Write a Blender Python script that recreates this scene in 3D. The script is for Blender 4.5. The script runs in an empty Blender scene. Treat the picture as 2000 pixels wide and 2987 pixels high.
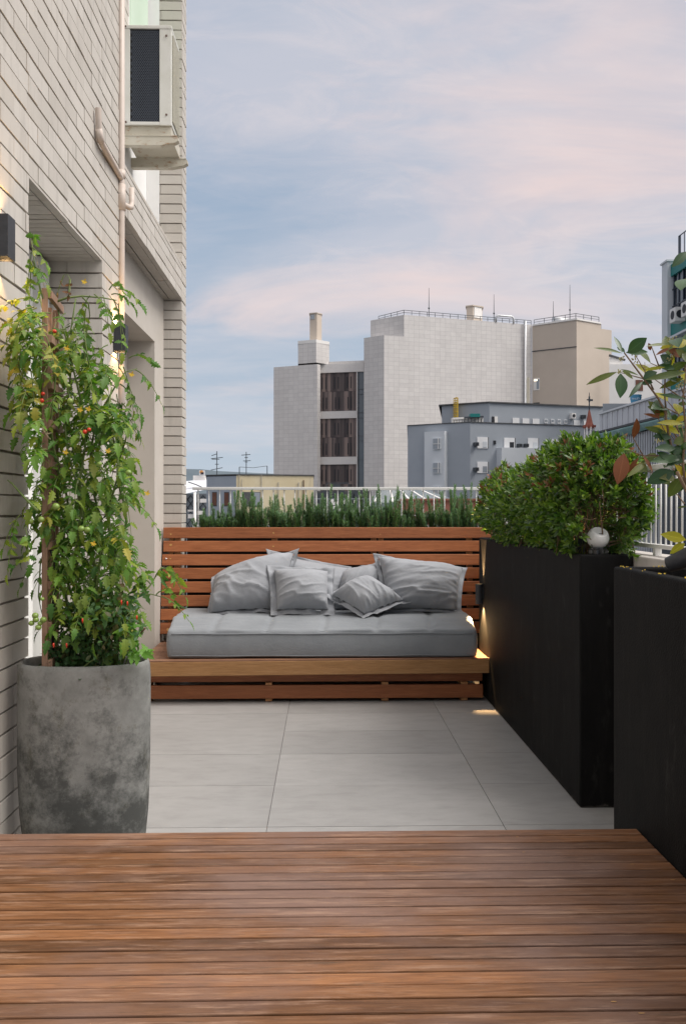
import bpy, math, random
from mathutils import Vector, Matrix, noise
random.seed(7)
R = random.Random(11)
scene = bpy.context.scene
COL = scene.collection
F = 2480.0; TH = math.atan(55 / F); CZ = 1.2
def pt(x, y, Y):
    """A point of the place at depth Y (metres) seen along a surveyed line of sight."""
    u = (x - 1000) / F; v = (1490 - y) / F
    d = Vector((math.sin(TH) + u * math.cos(TH), math.cos(TH) - u * math.sin(TH), v))
    s = Y / d.y
    return Vector((d.x * s, Y, CZ + d.z * s))
V = Vector
# ------------------------------------------------------------------ helpers
def tag(o, label=None, cat=None, group=None, kind=None):
    if label: o['label'] = label
    if cat: o['category'] = cat
    if group: o['group'] = group
    if kind: o['kind'] = kind
    return o
def thing(name, label, cat, loc=(0, 0, 0), group=None):
    o = bpy.data.objects.new(name, None); COL.objects.link(o)
    o.location = loc; o.empty_display_size = 0.1
    return tag(o, label, cat, group)
def adopt(child, root):
    p = root; off = V((0, 0, 0))
    chain = []
    while p is not None:
        chain.append(p); p = p.parent
    # every parent here is unrotated; its world position is loc of the top one
    top = chain[-1]
    child.parent = root
    if len(chain) == 1 or root.type == 'EMPTY':
        child.matrix_parent_inverse = Matrix.Translation(-V(root.location))
    else:
        child.matrix_parent_inverse = (Matrix.Translation(-V(top.location)) if False else Matrix.Identity(4))
    return child
class MB:
    def __init__(s): s.v = []; s.f = []; s.uv = {}
    def quad(s, a, b, c, d, uv=None):
        n = len(s.v); s.v += [tuple(a), tuple(b), tuple(c), tuple(d)]
        s.f.append((n, n + 1, n + 2, n + 3))
        if uv: s.uv[len(s.f) - 1] = uv
    def tri(s, a, b, c):
        n = len(s.v); s.v += [tuple(a), tuple(b), tuple(c)]; s.f.append((n, n + 1, n + 2))
    def box(s, x0, x1, y0, y1, z0, z1):
        n = len(s.v)
        s.v += [(x0, y0, z0), (x1, y0, z0), (x1, y1, z0), (x0, y1, z0), (x0, y0, z1), (x1, y0, z1), (x1, y1, z1), (x0, y1, z1)]
        s.f += [tuple(n + i for i in q) for q in ((3, 2, 1, 0), (4, 5, 6, 7), (0, 1, 5, 4), (1, 2, 6, 5), (2, 3, 7, 6), (3, 0, 4, 7))]
    def obox(s, c, ax, ay, az):
        """box with centre c and half-axis vectors"""
        n = len(s.v); c = V(c)
        for z in (-1, 1):
            for x, y in ((-1, -1), (1, -1), (1, 1), (-1, 1)):
                s.v.append(tuple(c + V(ax) * x + V(ay) * y + V(az) * z))
        s.f += [tuple(n + i for i in q) for q in ((3, 2, 1, 0), (4, 5, 6, 7), (0, 1, 5, 4), (1, 2, 6, 5), (2, 3, 7, 6), (3, 0, 4, 7))]
    def bar(s, a, b, w, h=None, up=(0, 0, 1)):
        a = V(a); b = V(b); d = b - a
        L = d.length
        if L < 1e-6: return
        d /= L; side = d.cross(V(up))
        if side.length < 1e-4: side = d.cross(V((1, 0, 0)))
        side.normalize(); u = side.cross(d)
        s.obox((a + b) / 2, side * (w / 2), d * (L / 2), u * ((h or w) / 2))
    def tube(s, pts, r, n=8, cap=True):
        pts = [V(p) for p in pts]; m = len(pts)
        if not isinstance(r, (list, tuple)): r = [r] * m
        base = len(s.v); prev = None
        for i, p in enumerate(pts):
            t = (pts[min(i + 1, m - 1)] - pts[max(i - 1, 0)])
            t = t.normalized() if t.length > 1e-9 else V((0, 0, 1))
            if prev is None:
                a = t.cross(V((0, 0, 1)))
                if a.length < 1e-3: a = t.cross(V((1, 0, 0)))
            else:
                a = prev - t * prev.dot(t)
                if a.length < 1e-4: a = t.cross(V((1, 0, 0)))
            a.normalize(); prev = a; b = t.cross(a)
            for k in range(n):
                q = 2 * math.pi * k / n
                s.v.append(tuple(p + (a * math.cos(q) + b * math.sin(q)) * r[i]))
        for i in range(m - 1):
            for k in range(n):
                k2 = (k + 1) % n
                s.f.append((base + i * n + k, base + i * n + k2, base + (i + 1) * n + k2, base + (i + 1) * n + k))
        if cap:
            s.f.append(tuple(base + k for k in range(n - 1, -1, -1)))
            s.f.append(tuple(base + (m - 1) * n + k for k in range(n)))
    def lathe(s, c, prof, n=24, ex=2.0, ry=1.0):
        """prof: (r, z) list; superellipse exponent ex; ry squashes depth"""
        base = len(s.v); c = V(c); m = len(prof)
        for r, z in prof:
            for k in range(n):
                q = 2 * math.pi * k / n; cx, sy = math.cos(q), math.sin(q)
                x = math.copysign(abs(cx) ** (2 / ex), cx); y = math.copysign(abs(sy) ** (2 / ex), sy)
                s.v.append((c.x + r * x, c.y + r * ry * y, c.z + z))
        for i in range(m - 1):
            for k in range(n):
                k2 = (k + 1) % n
                s.f.append((base + i * n + k, base + i * n + k2, base + (i + 1) * n + k2, base + (i + 1) * n + k))
        s.f.append(tuple(base + k for k in range(n - 1, -1, -1)))
        s.f.append(tuple(base + (m - 1) * n + k for k in range(n)))
    def sphere(s, c, r, nu=12, nv=8, sz=1.0):
        prof = [(max(1e-4, r * math.sin(math.pi * i / nv)), -r * sz * math.cos(math.pi * i / nv)) for i in range(nv + 1)]
        s.lathe(c, prof, nu)
    def build(s, name, mat, parent=None, smooth=False, weld=False):
        me = bpy.data.meshes.new(name); me.from_pydata(s.v, [], s.f)
        if s.uv:
            ul = me.uv_layers.new(name='UVMap')
            for fi, uv in s.uv.items():
                p = me.polygons[fi]
                for j, li in enumerate(p.loop_indices): ul.data[li].uv = uv[j]
        me.materials.append(mat)
        if smooth: me.polygons.foreach_set('use_smooth', [True] * len(me.polygons))
        me.update()
        o = bpy.data.objects.new(name, me); COL.objects.link(o)
        if parent is not None: adopt(o, parent)
        return o
def autosmooth(o, deg=40):
    me = o.data
    me.polygons.foreach_set('use_smooth', [True] * len(me.polygons))
    try: me.set_sharp_from_angle(angle=math.radians(deg))
    except Exception: pass
    return o
def bevel(o, w, n=2):
    m = o.modifiers.new('Bevel', 'BEVEL'); m.width = w; m.segments = n; m.limit_method = 'ANGLE'; m.angle_limit = math.radians(50)
    return o
def copy_tree(o, parent=None):
    c = o.copy(); COL.objects.link(c)
    if parent is not None:
        inv = o.matrix_parent_inverse.copy(); c.parent = parent; c.matrix_parent_inverse = inv
    for ch in list(o.children): copy_tree(ch, c)
    return c
# ------------------------------------------------------------------ materials
def mat(name, col=(0.5, 0.5, 0.5), rough=0.6, metal=0.0, spec=0.4):
    m = bpy.data.materials.new(name); m.use_nodes = True
    b = m.node_tree.nodes['Principled BSDF']
    b.inputs['Base Color'].default_value = (*col, 1); b.inputs['Roughness'].default_value = rough
    b.inputs['Metallic'].default_value = metal; b.inputs['Specular IOR Level'].default_value = spec
    return m
class G:
    """small node-graph helper"""
    def __init__(s, m): s.m = m; s.t = m.node_tree; s.n = s.t.nodes; s.l = s.t.links; s.b = s.n.get('Principled BSDF')
    def node(s, typ, **kw):
        x = s.n.new(typ)
        for k, v in kw.items(): setattr(x, k, v)
        return x
    def put(s, sock, val):
        if hasattr(val, 'is_linked') or isinstance(val, bpy.types.NodeSocket): s.l.new(val, sock)
        else: sock.default_value = val
    def coord(s, kind='Object', scale=(1, 1, 1), rot=(0, 0, 0), add=None):
        tc = s.node('ShaderNodeTexCoord'); mp = s.node('ShaderNodeMapping')
        mp.inputs['Scale'].default_value = scale; mp.inputs['Rotation'].default_value = rot
        src = tc.outputs[kind]
        if add is not None:
            va = s.node('ShaderNodeVectorMath', operation='ADD'); s.l.new(src, va.inputs[0]); s.l.new(add, va.inputs[1]); src = va.outputs[0]
        s.l.new(src, mp.inputs['Vector']); return mp.outputs['Vector']
    def noise(s, vec, scale=5, detail=4, rough=0.55, dist=0.0):
        x = s.node('ShaderNodeTexNoise'); s.l.new(vec, x.inputs['Vector'])
        x.inputs['Scale'].default_value = scale; x.inputs['Detail'].default_value = detail
        x.inputs['Roughness'].default_value = rough; x.inputs['Distortion'].default_value = dist
        return x.outputs['Fac']
    def ramp(s, fac, stops, interp='LINEAR'):
        x = s.node('ShaderNodeValToRGB'); cr = x.color_ramp; cr.interpolation = interp
        while len(cr.elements) < len(stops): cr.elements.new(0.5)
        for e, (p, c) in zip(cr.elements, stops):
            e.position = p; e.color = (*c, 1) if len(c) == 3 else c
        s.l.new(fac, x.inputs['Fac']); return x.outputs['Color']
    def mix(s, fac, a, b, mode='MIX'):
        x = s.node('ShaderNodeMix', data_type='RGBA', blend_type=mode)
        s.put(x.inputs[0], fac)
        for sk, v in ((x.inputs[6], a), (x.inputs[7], b)):
            if isinstance(v, tuple): sk.default_value = (*v, 1) if len(v) == 3 else v
            else: s.l.new(v, sk)
        return x.outputs[2]
    def math(s, op, a, b=0.0, clamp=False):
        x = s.node('ShaderNodeMath', operation=op); x.use_clamp = clamp
        s.put(x.inputs[0], a); s.put(x.inputs[1], b); return x.outputs[0]
    def island(s): return s.node('ShaderNodeNewGeometry').outputs['Random Per Island']
    def white(s, val):
        x = s.node('ShaderNodeTexWhiteNoise', noise_dimensions='1D'); s.l.new(val, x.inputs['W']); return x.outputs['Color']
    def bump(s, h, strength=0.3, dist=0.01):
        x = s.node('ShaderNodeBump'); x.inputs['Strength'].default_value = strength; x.inputs['Distance'].default_value = dist
        s.l.new(h, x.inputs['Height']); s.l.new(x.outputs[0], s.b.inputs['Normal'])
    def color(s, c): s.l.new(c, s.b.inputs['Base Color'])
def g3(v): return (v, v, v)

def mk_mottled(name, c1, c2, scale=8, rough=0.75, bump=0.0, bscale=60, bd=0.004, spec=0.3, island=0.0):
    m = mat(name, c1, rough, spec=spec); g = G(m); vec = g.coord()
    n = g.noise(vec, scale, 6, 0.6)
    c = g.ramp(n, [(0.3, c1), (0.7, c2)])
    if island:
        k = g.math('ADD', g.math('MULTIPLY', g.island(), island), 1 - island / 2)
        x = g.node('ShaderNodeVectorMath', operation='SCALE'); g.l.new(c, x.inputs[0]); g.l.new(k, x.inputs['Scale']); c = x.outputs[0]
    g.color(c)
    if bump: g.bump(g.noise(vec, bscale, 4, 0.6), bump, bd)
    return m
def mk_wood(name, stops, grain_axis='x', weather=None, knots=True, rough=0.55, iscale=1.0, bump=0.25):
    """long-grained boards; every board (island) has its own shade"""
    m = mat(name, rough=rough, spec=0.35); g = G(m)
    wn = g.white(g.island())
    off = g.node('ShaderNodeVectorMath', operation='SCALE'); g.l.new(wn, off.inputs[0]); off.inputs['Scale'].default_value = 20
    sc = (3.4, 50, 50) if grain_axis == 'x' else (50, 3.4, 50) if grain_axis == 'y' else (50, 50, 3.4)
    vec = g.coord(scale=sc, add=off.outputs[0])
    grain = g.noise(vec, 1.6, 8, 0.62, 0.6)
    fine = g.noise(vec, 4, 6, 0.75)
    c = g.ramp(grain, stops)
    c = g.mix(0.4, c, g.ramp(fine, [(0.32, g3(0.3)), (0.62, g3(1.0))]), 'MULTIPLY')
    sp = g.node('ShaderNodeSeparateColor'); g.l.new(wn, sp.inputs[0])
    k = g.math('ADD', g.math('MULTIPLY', sp.outputs[1], 0.55 * iscale), 1 - 0.28 * iscale)
    x = g.node('ShaderNodeVectorMath', operation='SCALE'); g.l.new(c, x.inputs[0]); g.l.new(k, x.inputs['Scale']); c = x.outputs[0]
    if weather:
        wv = g.coord(scale=(1.0, 1.6, 1))
        w = g.noise(wv, 1.5, 6, 0.62)
        c = g.mix(g.ramp(w, [(0.42, g3(0.0)), (0.62, g3(weather[1]))]), c, weather[0])
        streak = g.noise(g.coord(scale=(5, 55, 55), add=off.outputs[0]), 1.1, 6, 0.7)
        c = g.mix(g.ramp(streak, [(0.52, g3(0.0)), (0.72, g3(0.6))]), c, weather[2])
        dk = g.noise(g.coord(scale=(5.5, 60, 60), add=off.outputs[0]), 1.5, 6, 0.7)
        c = g.mix(g.ramp(dk, [(0.56, g3(0.0)), (0.75, g3(0.7))]), c, weather[3])
    if knots:
        kv = g.node('ShaderNodeTexVoronoi'); g.l.new(g.coord(scale=(1.0, 2.6, 2.6) if grain_axis == 'x' else (2, 2, 2), add=off.outputs[0]), kv.inputs['Vector'])
        kv.inputs['Scale'].default_value = 2.4
        c = g.mix(g.ramp(kv.outputs['Distance'], [(0.035, g3(0.75)), (0.075, g3(0.0))]), c, (0.62, 0.36, 0.12))
    g.color(c)
    g.bump(fine, bump, 0.003)
    return m
M = {}
# painted brick
def mk_brick(name, a, b):
    m = mat(name, a, 0.62, spec=0.35); g = G(m); wn = g.island()
    c = g.ramp(wn, [(0.0, a), (0.55, tuple((p + q) / 2 for p, q in zip(a, b))), (1.0, b)])
    vec = g.coord()
    c = g.mix(0.5, c, g.ramp(g.noise(vec, 3.0, 5, 0.65), [(0.3, g3(0.82)), (0.7, g3(1.0))]), 'MULTIPLY')
    st = g.noise(g.coord(scale=(9, 9, 1.1)), 3.0, 4, 0.6)
    c = g.mix(g.ramp(st, [(0.52, g3(0.0)), (0.76, g3(0.55))]), c, tuple(x * 0.72 for x in a))
    g.color(c); g.bump(g.noise(vec, 90, 3, 0.6), 0.12, 0.002)
    return m
M['brick'] = mk_brick('painted brick', (0.525, 0.49, 0.44), (0.60, 0.565, 0.515))
M['mortar'] = mk_mottled('raked joint', (0.27, 0.23, 0.20), (0.36, 0.32, 0.28), 25)
M['plaster'] = mk_mottled('beige plaster', (0.50, 0.46, 0.41), (0.55, 0.51, 0.46), 5, 0.85, 0.25, 120, 0.002)
M['white_plaster'] = mk_mottled('white plaster', (0.80, 0.80, 0.79), (0.86, 0.86, 0.85), 3, 0.8)
M['white_paint'] = mk_mottled('white paint', (0.80, 0.80, 0.77), (0.86, 0.86, 0.84), 4, 0.45)
M['pale_green'] = mk_mottled('pale green panel', (0.60, 0.76, 0.60), (0.66, 0.80, 0.66), 2, 0.3)
M['pipe'] = mk_mottled('beige pvc', (0.56, 0.48, 0.42), (0.62, 0.54, 0.48), 12, 0.4)
M['black_metal'] = mk_mottled('black powder coat', (0.035, 0.037, 0.042), (0.05, 0.052, 0.058), 80, 0.45, 0.1, 400, 0.001)
M['ac_white'] = mk_mottled('aged white enamel', (0.60, 0.60, 0.54), (0.70, 0.70, 0.66), 6, 0.45)
M['ac_dark'] = mat('condenser fins', (0.008, 0.010, 0.014), 0.6)
M['ac_mesh'] = mat('plastic mesh', (0.075, 0.09, 0.115), 0.5)
M['rust'] = mk_mottled('rusty cream steel', (0.50, 0.47, 0.38), (0.58, 0.55, 0.47), 7, 0.5)
g = G(M['rust']); vec = g.coord(scale=(6, 6, 14))
cc = g.b.inputs['Base Color'].links[0].from_socket
g.color(g.mix(g.ramp(g.noise(vec, 3, 8, 0.7), [(0.56, g3(0)), (0.68, g3(0.85))]), cc, (0.30, 0.13, 0.035)))
M['bolt'] = mat('bolt', (0.16, 0.10, 0.08), 0.5, 0.6)
# floor tile
m = mat('grey porcelain tile', rough=0.42, spec=0.35); g = G(m)
wn = g.white(g.island()); off = g.node('ShaderNodeVectorMath', operation='SCALE'); g.l.new(wn, off.inputs[0]); off.inputs['Scale'].default_value = 30
v1 = g.coord(scale=(2.2, 6, 1), add=off.outputs[0])
c = g.ramp(g.noise(v1, 3, 9, 0.68, 0.3), [(0.25, (0.295, 0.29, 0.283)), (0.5, (0.355, 0.35, 0.342)), (0.8, (0.40, 0.395, 0.386))])
c = g.mix(g.ramp(g.noise(g.coord(scale=(4, 26, 1), add=off.outputs[0]), 3.2, 5, 0.65), [(0.64, g3(0)), (0.74, g3(0.4))]), c, (0.27, 0.255, 0.24))
c = g.mix(0.6, c, g.ramp(g.noise(g.coord(), 1.6, 4, 0.6), [(0.3, g3(0.80)), (0.7, g3(1.0))]), 'MULTIPLY')
k = g.math('ADD', g.math('MULTIPLY', g.island(), .13), .93)
x = g.node('ShaderNodeVectorMath', operation='SCALE'); g.l.new(c, x.inputs[0]); g.l.new(k, x.inputs['Scale']); c = x.outputs[0]
g.color(c); M['tile'] = m
M['grout'] = mat('dark grout', (0.14, 0.135, 0.13), 0.9)
# concrete pot
m = mat('weathered concrete', rough=0.72, spec=0.3); g = G(m); vec = g.coord()
c = g.ramp(g.noise(vec, 9, 10, 0.72), [(0.3, (0.165, 0.168, 0.16)), (0.7, (0.31, 0.315, 0.30))])
c = g.mix(g.ramp(g.noise(g.coord(scale=(1, 1, .8)), 9, 12, 0.78, 0.2), [(0.54, g3(0)), (0.62, g3(0.75))]), c, (0.12, 0.115, 0.085))
spz = g.node('ShaderNodeSeparateXYZ'); g.l.new(g.coord(), spz.inputs[0])
low = g.math('SUBTRACT', g.noise(vec, 8, 12, 0.78), g.math('MULTIPLY', spz.outputs[2], 0.34))
c = g.mix(g.ramp(low, [(0.30, g3(0)), (0.46, g3(0.85))]), c, (0.055, 0.058, 0.055))
g.color(c); g.bump(g.noise(vec, 40, 6, 0.65), 0.25, 0.004); M['concrete_pot'] = m
# black planter render
m = mat('black textured render', rough=0.7, spec=0.12); g = G(m); vec = g.coord()
c = g.ramp(g.noise(g.coord(scale=(3, 3, .8)), 4, 7, 0.65), [(0.3, (0.005, 0.005, 0.0052)), (0.75, (0.012, 0.0118, 0.0115))])
c = g.mix(g.ramp(g.noise(g.coord(scale=(5, 5, 2)), 2.5, 7, 0.7), [(0.60, g3(0)), (0.78, g3(0.30))]), c, (0.10, 0.098, 0.092))
spz = g.node('ShaderNodeSeparateXYZ'); g.l.new(g.coord(), spz.inputs[0])
edge = g.math('ADD', spz.outputs[2], g.math('MULTIPLY', g.noise(vec, 35, 5, .7), .05))
c = g.mix(g.ramp(edge, [(.022, g3(.8)), (.036, g3(0))]), c, (.16, .15, .135))
dust = g.noise(g.coord(scale=(9, 9, 1.0)), 3, 6, .7)
c = g.mix(g.ramp(dust, [(.55, g3(0)), (.8, g3(.10))]), c, (.12, .118, .112))
g.color(c); g.bump(g.noise(vec, 170, 3, 0.6), 0.55, 0.004); M['planter'] = m
M['soil'] = mk_mottled('soil', (0.05, 0.035, 0.022), (0.10, 0.07, 0.045), 40, 0.95, 0.6, 60, 0.02)
M['parapet'] = mk_mottled('concrete coping', (0.44, 0.41, 0.38), (0.54, 0.51, 0.48), 8, 0.85, 0.2, 80)
# rail paint with flaking
m = mat('flaking white paint', rough=0.5, spec=0.4); g = G(m)
c = g.ramp(g.noise(g.coord(), 60, 6, 0.7), [(0.40, (0.72, 0.72, 0.70)), (0.60, (0.80, 0.80, 0.78)), (0.66, (0.45, 0.43, 0.40)), (0.8, (0.3, 0.27, 0.24))])
g.color(c); M['rail'] = m
# woods
M['deck'] = mk_wood('weathered deck', [(0.25, (0.115, 0.045, 0.017)), (0.5, (0.215, 0.094, 0.037)), (0.75, (0.33, 0.158, 0.070))], 'x',
                    weather=((0.205, 0.130, 0.103), 0.8, (0.44, 0.28, 0.19), (0.065, 0.050, 0.030)), rough=0.5, iscale=1.6, knots=False)
M['bench_back'] = mk_wood('oiled red timber', [(0.25, (0.26, 0.085, 0.032)), (0.5, (0.36, 0.125, 0.048)), (0.78, (0.46, 0.18, 0.075))], 'x', knots=False, rough=0.45, iscale=0.7)
M['bench_front'] = mk_wood('golden timber', [(0.25, (0.30, 0.155, 0.06)), (0.5, (0.40, 0.21, 0.085)), (0.78, (0.46, 0.26, 0.12))], 'x', rough=0.5, iscale=0.3)
M['bench_seat'] = mk_wood('brown seat timber', [(0.25, (0.20, 0.10, 0.06)), (0.5, (0.27, 0.14, 0.085)), (0.78, (0.36, 0.20, 0.13))], 'x', rough=0.5, iscale=0.6, knots=False)
M['bench_post'] = mk_wood('upright timber', [(0.25, (0.36, 0.16, 0.06)), (0.5, (0.46, 0.22, 0.09)), (0.78, (0.55, 0.28, 0.12))], 'z', knots=False, rough=0.5, iscale=0.4)
M['trellis'] = mk_wood('trellis timber', [(0.25, (0.24, 0.14, 0.09)), (0.5, (0.36, 0.22, 0.15)), (0.78, (0.46, 0.30, 0.21))], 'z', knots=False, rough=0.6, iscale=0.4)
M['knot'] = mk_mottled('filled knot', (0.60, 0.36, 0.13), (0.48, 0.27, 0.09), 200, 0.5)
M['screw'] = mat('steel screw', (0.75, 0.75, 0.75), 0.25, 1.0)
# cloth
def mk_cloth(name, a, b):
    m = mat(name, a, 0.85, spec=0.2); g = G(m); vec = g.coord()
    c = g.ramp(g.noise(vec, 5, 5, 0.6), [(0.3, a), (0.7, b)])
    w = g.noise(g.coord(scale=(1, 1, 1)), 420, 2, 0.6)
    c = g.mix(0.25, c, g.ramp(w, [(0.3, g3(0.6)), (0.7, g3(1.0))]), 'MULTIPLY')
    g.color(c)
    cr = g.noise(g.coord(scale=(1, 1, 1.3)), 26, 7, 0.65, 1.2); hh = g.math('ADD', g.math('MULTIPLY', cr, 1.0), g.math('MULTIPLY', w, .12)); g.bump(hh, 0.35, 0.006)
    g.b.inputs['Sheen Weight'].default_value = 0.15
    return m
M['cloth'] = mk_cloth('grey cotton', (0.305, 0.32, 0.345), (0.36, 0.375, 0.40))
M['cloth_m'] = mk_cloth('grey canvas', (0.225, 0.243, 0.262), (0.27, 0.29, 0.31))
# leaves
def mk_leaf(name, cols, rough=0.5, trans=0.25, spec=0.4, veins=False):
    m = mat(name, cols[0], rough, spec=spec); g = G(m)
    n = len(cols); c = g.ramp(g.island(), [(i / max(1, n - 1), x) for i, x in enumerate(cols)])
    c = g.mix(0.5, c, g.ramp(g.noise(g.coord(), 14, 4, 0.6), [(0.3, g3(0.6)), (0.7, g3(1.0))]), 'MULTIPLY')
    if veins:
        tc = g.node('ShaderNodeTexCoord'); sx = g.node('ShaderNodeSeparateXYZ'); g.l.new(tc.outputs['UV'], sx.inputs[0])
        au = g.math('ABSOLUTE', g.math('SUBTRACT', sx.outputs[0], 0.5))
        mid = g.ramp(au, [(0.012, g3(1)), (0.035, g3(0))])
        ph = g.math('FRACT', g.math('SUBTRACT', g.math('MULTIPLY', sx.outputs[1], 11), g.math('MULTIPLY', au, 7)))
        vn = g.ramp(g.math('ABSOLUTE', g.math('SUBTRACT', ph, 0.5)), [(0.03, g3(0.45)), (0.10, g3(0))])
        vv = g.mix(1.0, mid, vn, 'ADD')
        c = g.mix(g.math('MULTIPLY', vv, 0.35), c, tuple(min(1, x * 1.9 + 0.02) for x in cols[len(cols) // 2]))
    g.color(c)
    if trans:
        out = g.n['Material Output']; tr = g.node('ShaderNodeBsdfTranslucent'); mx = g.node('ShaderNodeMixShader')
        x = g.node('ShaderNodeVectorMath', operation='MULTIPLY'); g.l.new(c, x.inputs[0]); x.inputs[1].default_value = (1.7, 1.9, 0.7)
        g.l.new(x.outputs[0], tr.inputs['Color']); mx.inputs[0].default_value = trans
        g.l.new(g.b.outputs[0], mx.inputs[1]); g.l.new(tr.outputs[0], mx.inputs[2]); g.l.new(mx.outputs[0], out.inputs['Surface'])
    return m
M['tomato_leaf'] = mk_leaf('tomato leaf', [(0.040, 0.115, 0.020), (0.10, 0.225, 0.035), (0.17, 0.31, 0.045), (0.060, 0.16, 0.030), (0.30, 0.36, 0.05), (0.13, 0.25, 0.038), (0.20, 0.27, 0.045)], 0.55, 0.35)
M['yellow_leaf'] = mk_leaf('yellowing leaf', [(0.36, 0.33, 0.05), (0.22, 0.28, 0.05), (0.48, 0.38, 0.05), (0.17, 0.23, 0.045), (0.26, 0.27, 0.05)], 0.55)
M['dry_leaf'] = mk_leaf('dry leaf', [(0.20, 0.09, 0.04), (0.13, 0.06, 0.03)], 0.7)
M['chili_leaf'] = mk_leaf('chili leaf', [(0.03, 0.085, 0.03), (0.055, 0.135, 0.045), (0.08, 0.17, 0.055), (0.045, 0.11, 0.035), (0.12, 0.09, 0.04)], 0.5, 0.2)
M['lettuce_leaf'] = mk_leaf('bright leaf', [(0.10, 0.26, 0.03), (0.16, 0.34, 0.05), (0.08, 0.20, 0.03)], 0.5, 0.35)
M['stem'] = mk_mottled('green stem', (0.10, 0.16, 0.045), (0.17, 0.21, 0.07), 20, 0.6)
M['woody'] = mk_mottled('brown stem', (0.14, 0.09, 0.055), (0.22, 0.15, 0.09), 30, 0.7)
M['shrub_leaf'] = mk_leaf('shrub leaf', [(0.022, 0.060, 0.012), (0.066, 0.145, 0.022), (0.105, 0.20, 0.027), (0.23, 0.33, 0.048), (0.050, 0.12, 0.024), (0.14, 0.235, 0.034), (0.030, 0.080, 0.017)], 0.33, 0.3, 0.6)
M['red_tip'] = mk_leaf('young red leaf', [(0.25, 0.07, 0.04), (0.16, 0.10, 0.04), (0.30, 0.11, 0.06)], 0.4, 0.2)
M['rosemary'] = mk_leaf('rosemary needle', [(0.095, 0.18, 0.10), (0.15, 0.26, 0.15), (0.21, 0.34, 0.20), (0.11, 0.21, 0.115)], 0.5, 0.25)
M['big_leaf'] = mk_leaf('broad leaf', [(0.022, 0.062, 0.018), (0.030, 0.085, 0.024), (0.045, 0.11, 0.030)], 0.32, 0.22, 0.5, True)
M['olive_leaf'] = mk_leaf('olive leaf', [(0.10, 0.13, 0.02), (0.075, 0.115, 0.02), (0.14, 0.15, 0.025)], 0.38, 0.3, 0.45, True)
M['lamp_gold_leaf'] = mk_leaf('lamp tinted golden leaf', [(0.45, 0.38, 0.03), (0.38, 0.36, 0.04), (0.5, 0.36, 0.03)], 0.4, 0.4, 0.4, True)  # yellow leaves, with the lamp's warm light partly put into the colour
M['brown_leaf'] = mk_leaf('brown leaf', [(0.21, 0.065, 0.022), (0.17, 0.06, 0.025)], 0.6, 0.15, 0.3, True)
M['green_fruit'] = mk_mottled('green fruit', (0.17, 0.27, 0.05), (0.24, 0.33, 0.08), 12, 0.3, spec=0.5)
M['red_fruit'] = mat('red fruit', (0.55, 0.035, 0.012), 0.3, spec=0.5)
M['yellow_flower'] = mat('yellow flower', (0.75, 0.52, 0.05), 0.6)
M['string'] = mat('jute string', (0.62, 0.50, 0.36), 0.9)
M['wire'] = mat('galvanised wire', (0.45, 0.45, 0.46), 0.4, 0.8)
M['hose'] = mat('black hose', (0.015, 0.015, 0.017), 0.4)
def mk_emit(name, col, st):
    m = mat(name, col); b = m.node_tree.nodes['Principled BSDF']
    b.inputs['Emission Color'].default_value = (*col, 1); b.inputs['Emission Strength'].default_value = st; return m
M['bulb'] = mk_emit('warm led', (1.0, 0.62, 0.25), 14)
M['globe'] = mk_mottled('white opal plastic', (0.82, 0.82, 0.80), (0.87, 0.87, 0.85), 6, 0.28, spec=0.5)
M['gloss_black'] = mat('gloss black plastic', (0.012, 0.012, 0.013), 0.15, spec=0.6)
# ---- city
def mk_cladding(name, a, b, line, bw, rh, mortar=0.035, off=0.5):
    m = mat(name, a, 0.7, spec=0.3); g = G(m)
    tc = g.node('ShaderNodeTexCoord'); bt = g.node('ShaderNodeTexBrick')
    g.l.new(tc.outputs['UV'], bt.inputs['Vector']); bt.offset = off
    for k, v in (('Color1', a), ('Color2', b), ('Mortar', line)): bt.inputs[k].default_value = (*v, 1)
    bt.inputs['Scale'].default_value = 1; bt.inputs['Mortar Size'].default_value = mortar; bt.inputs['Brick Width'].default_value = bw; bt.inputs['Row Height'].default_value = rh
    bt.inputs['Mortar Smooth'].default_value = 0.3
    c = g.mix(0.7, bt.outputs['Color'], g.ramp(g.noise(g.coord(scale=(.15, .15, .06)), 2.0, 5, 0.6), [(0.3, g3(0.86)), (0.7, g3(1.0))]), 'MULTIPLY')
    c = g.mix(0.4, c, g.ramp(g.noise(g.coord(), 3.0, 4, 0.7), [(0.3, g3(0.8)), (0.7, g3(1.0))]), 'MULTIPLY')
    g.color(c); return m
M['clad'] = mk_cladding('stone panel cladding', (0.66, 0.632, 0.61), (0.72, 0.692, 0.665), (0.50, 0.48, 0.465), 0.62, 0.45, 0.014, 0.0)
M['clad_plain'] = mk_mottled('plain stone band', (0.66, 0.632, 0.61), (0.72, 0.692, 0.665), 0.8, 0.8)
M['beige_wall'] = mk_mottled('beige render', (0.50, 0.43, 0.36), (0.55, 0.475, 0.40), 0.4, 0.85)
M['grey_wall'] = mk_mottled('blue grey render', (0.325, 0.355, 0.39), (0.365, 0.395, 0.43), 0.5, 0.85)
M['lgrey_wall'] = mk_mottled('light grey render', (0.58, 0.61, 0.635), (0.63, 0.66, 0.685), 0.5, 0.85)
M['yellow_wall'] = mk_mottled('cream render', (0.66, 0.56, 0.36), (0.72, 0.63, 0.44), 0.8, 0.85)
g = G(M['yellow_wall']); cc = g.b.inputs['Base Color'].links[0].from_socket
g.color(g.mix(g.ramp(g.noise(g.coord(scale=(1.2, 1.2, 0.12)), 2.2, 6, 0.7), [(0.55, g3(0)), (0.75, g3(0.6))]), cc, (0.35, 0.29, 0.20)))
M['blue_wall'] = mk_mottled('pale blue render', (0.33, 0.37, 0.42), (0.38, 0.42, 0.46), 0.6, 0.85)
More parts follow.
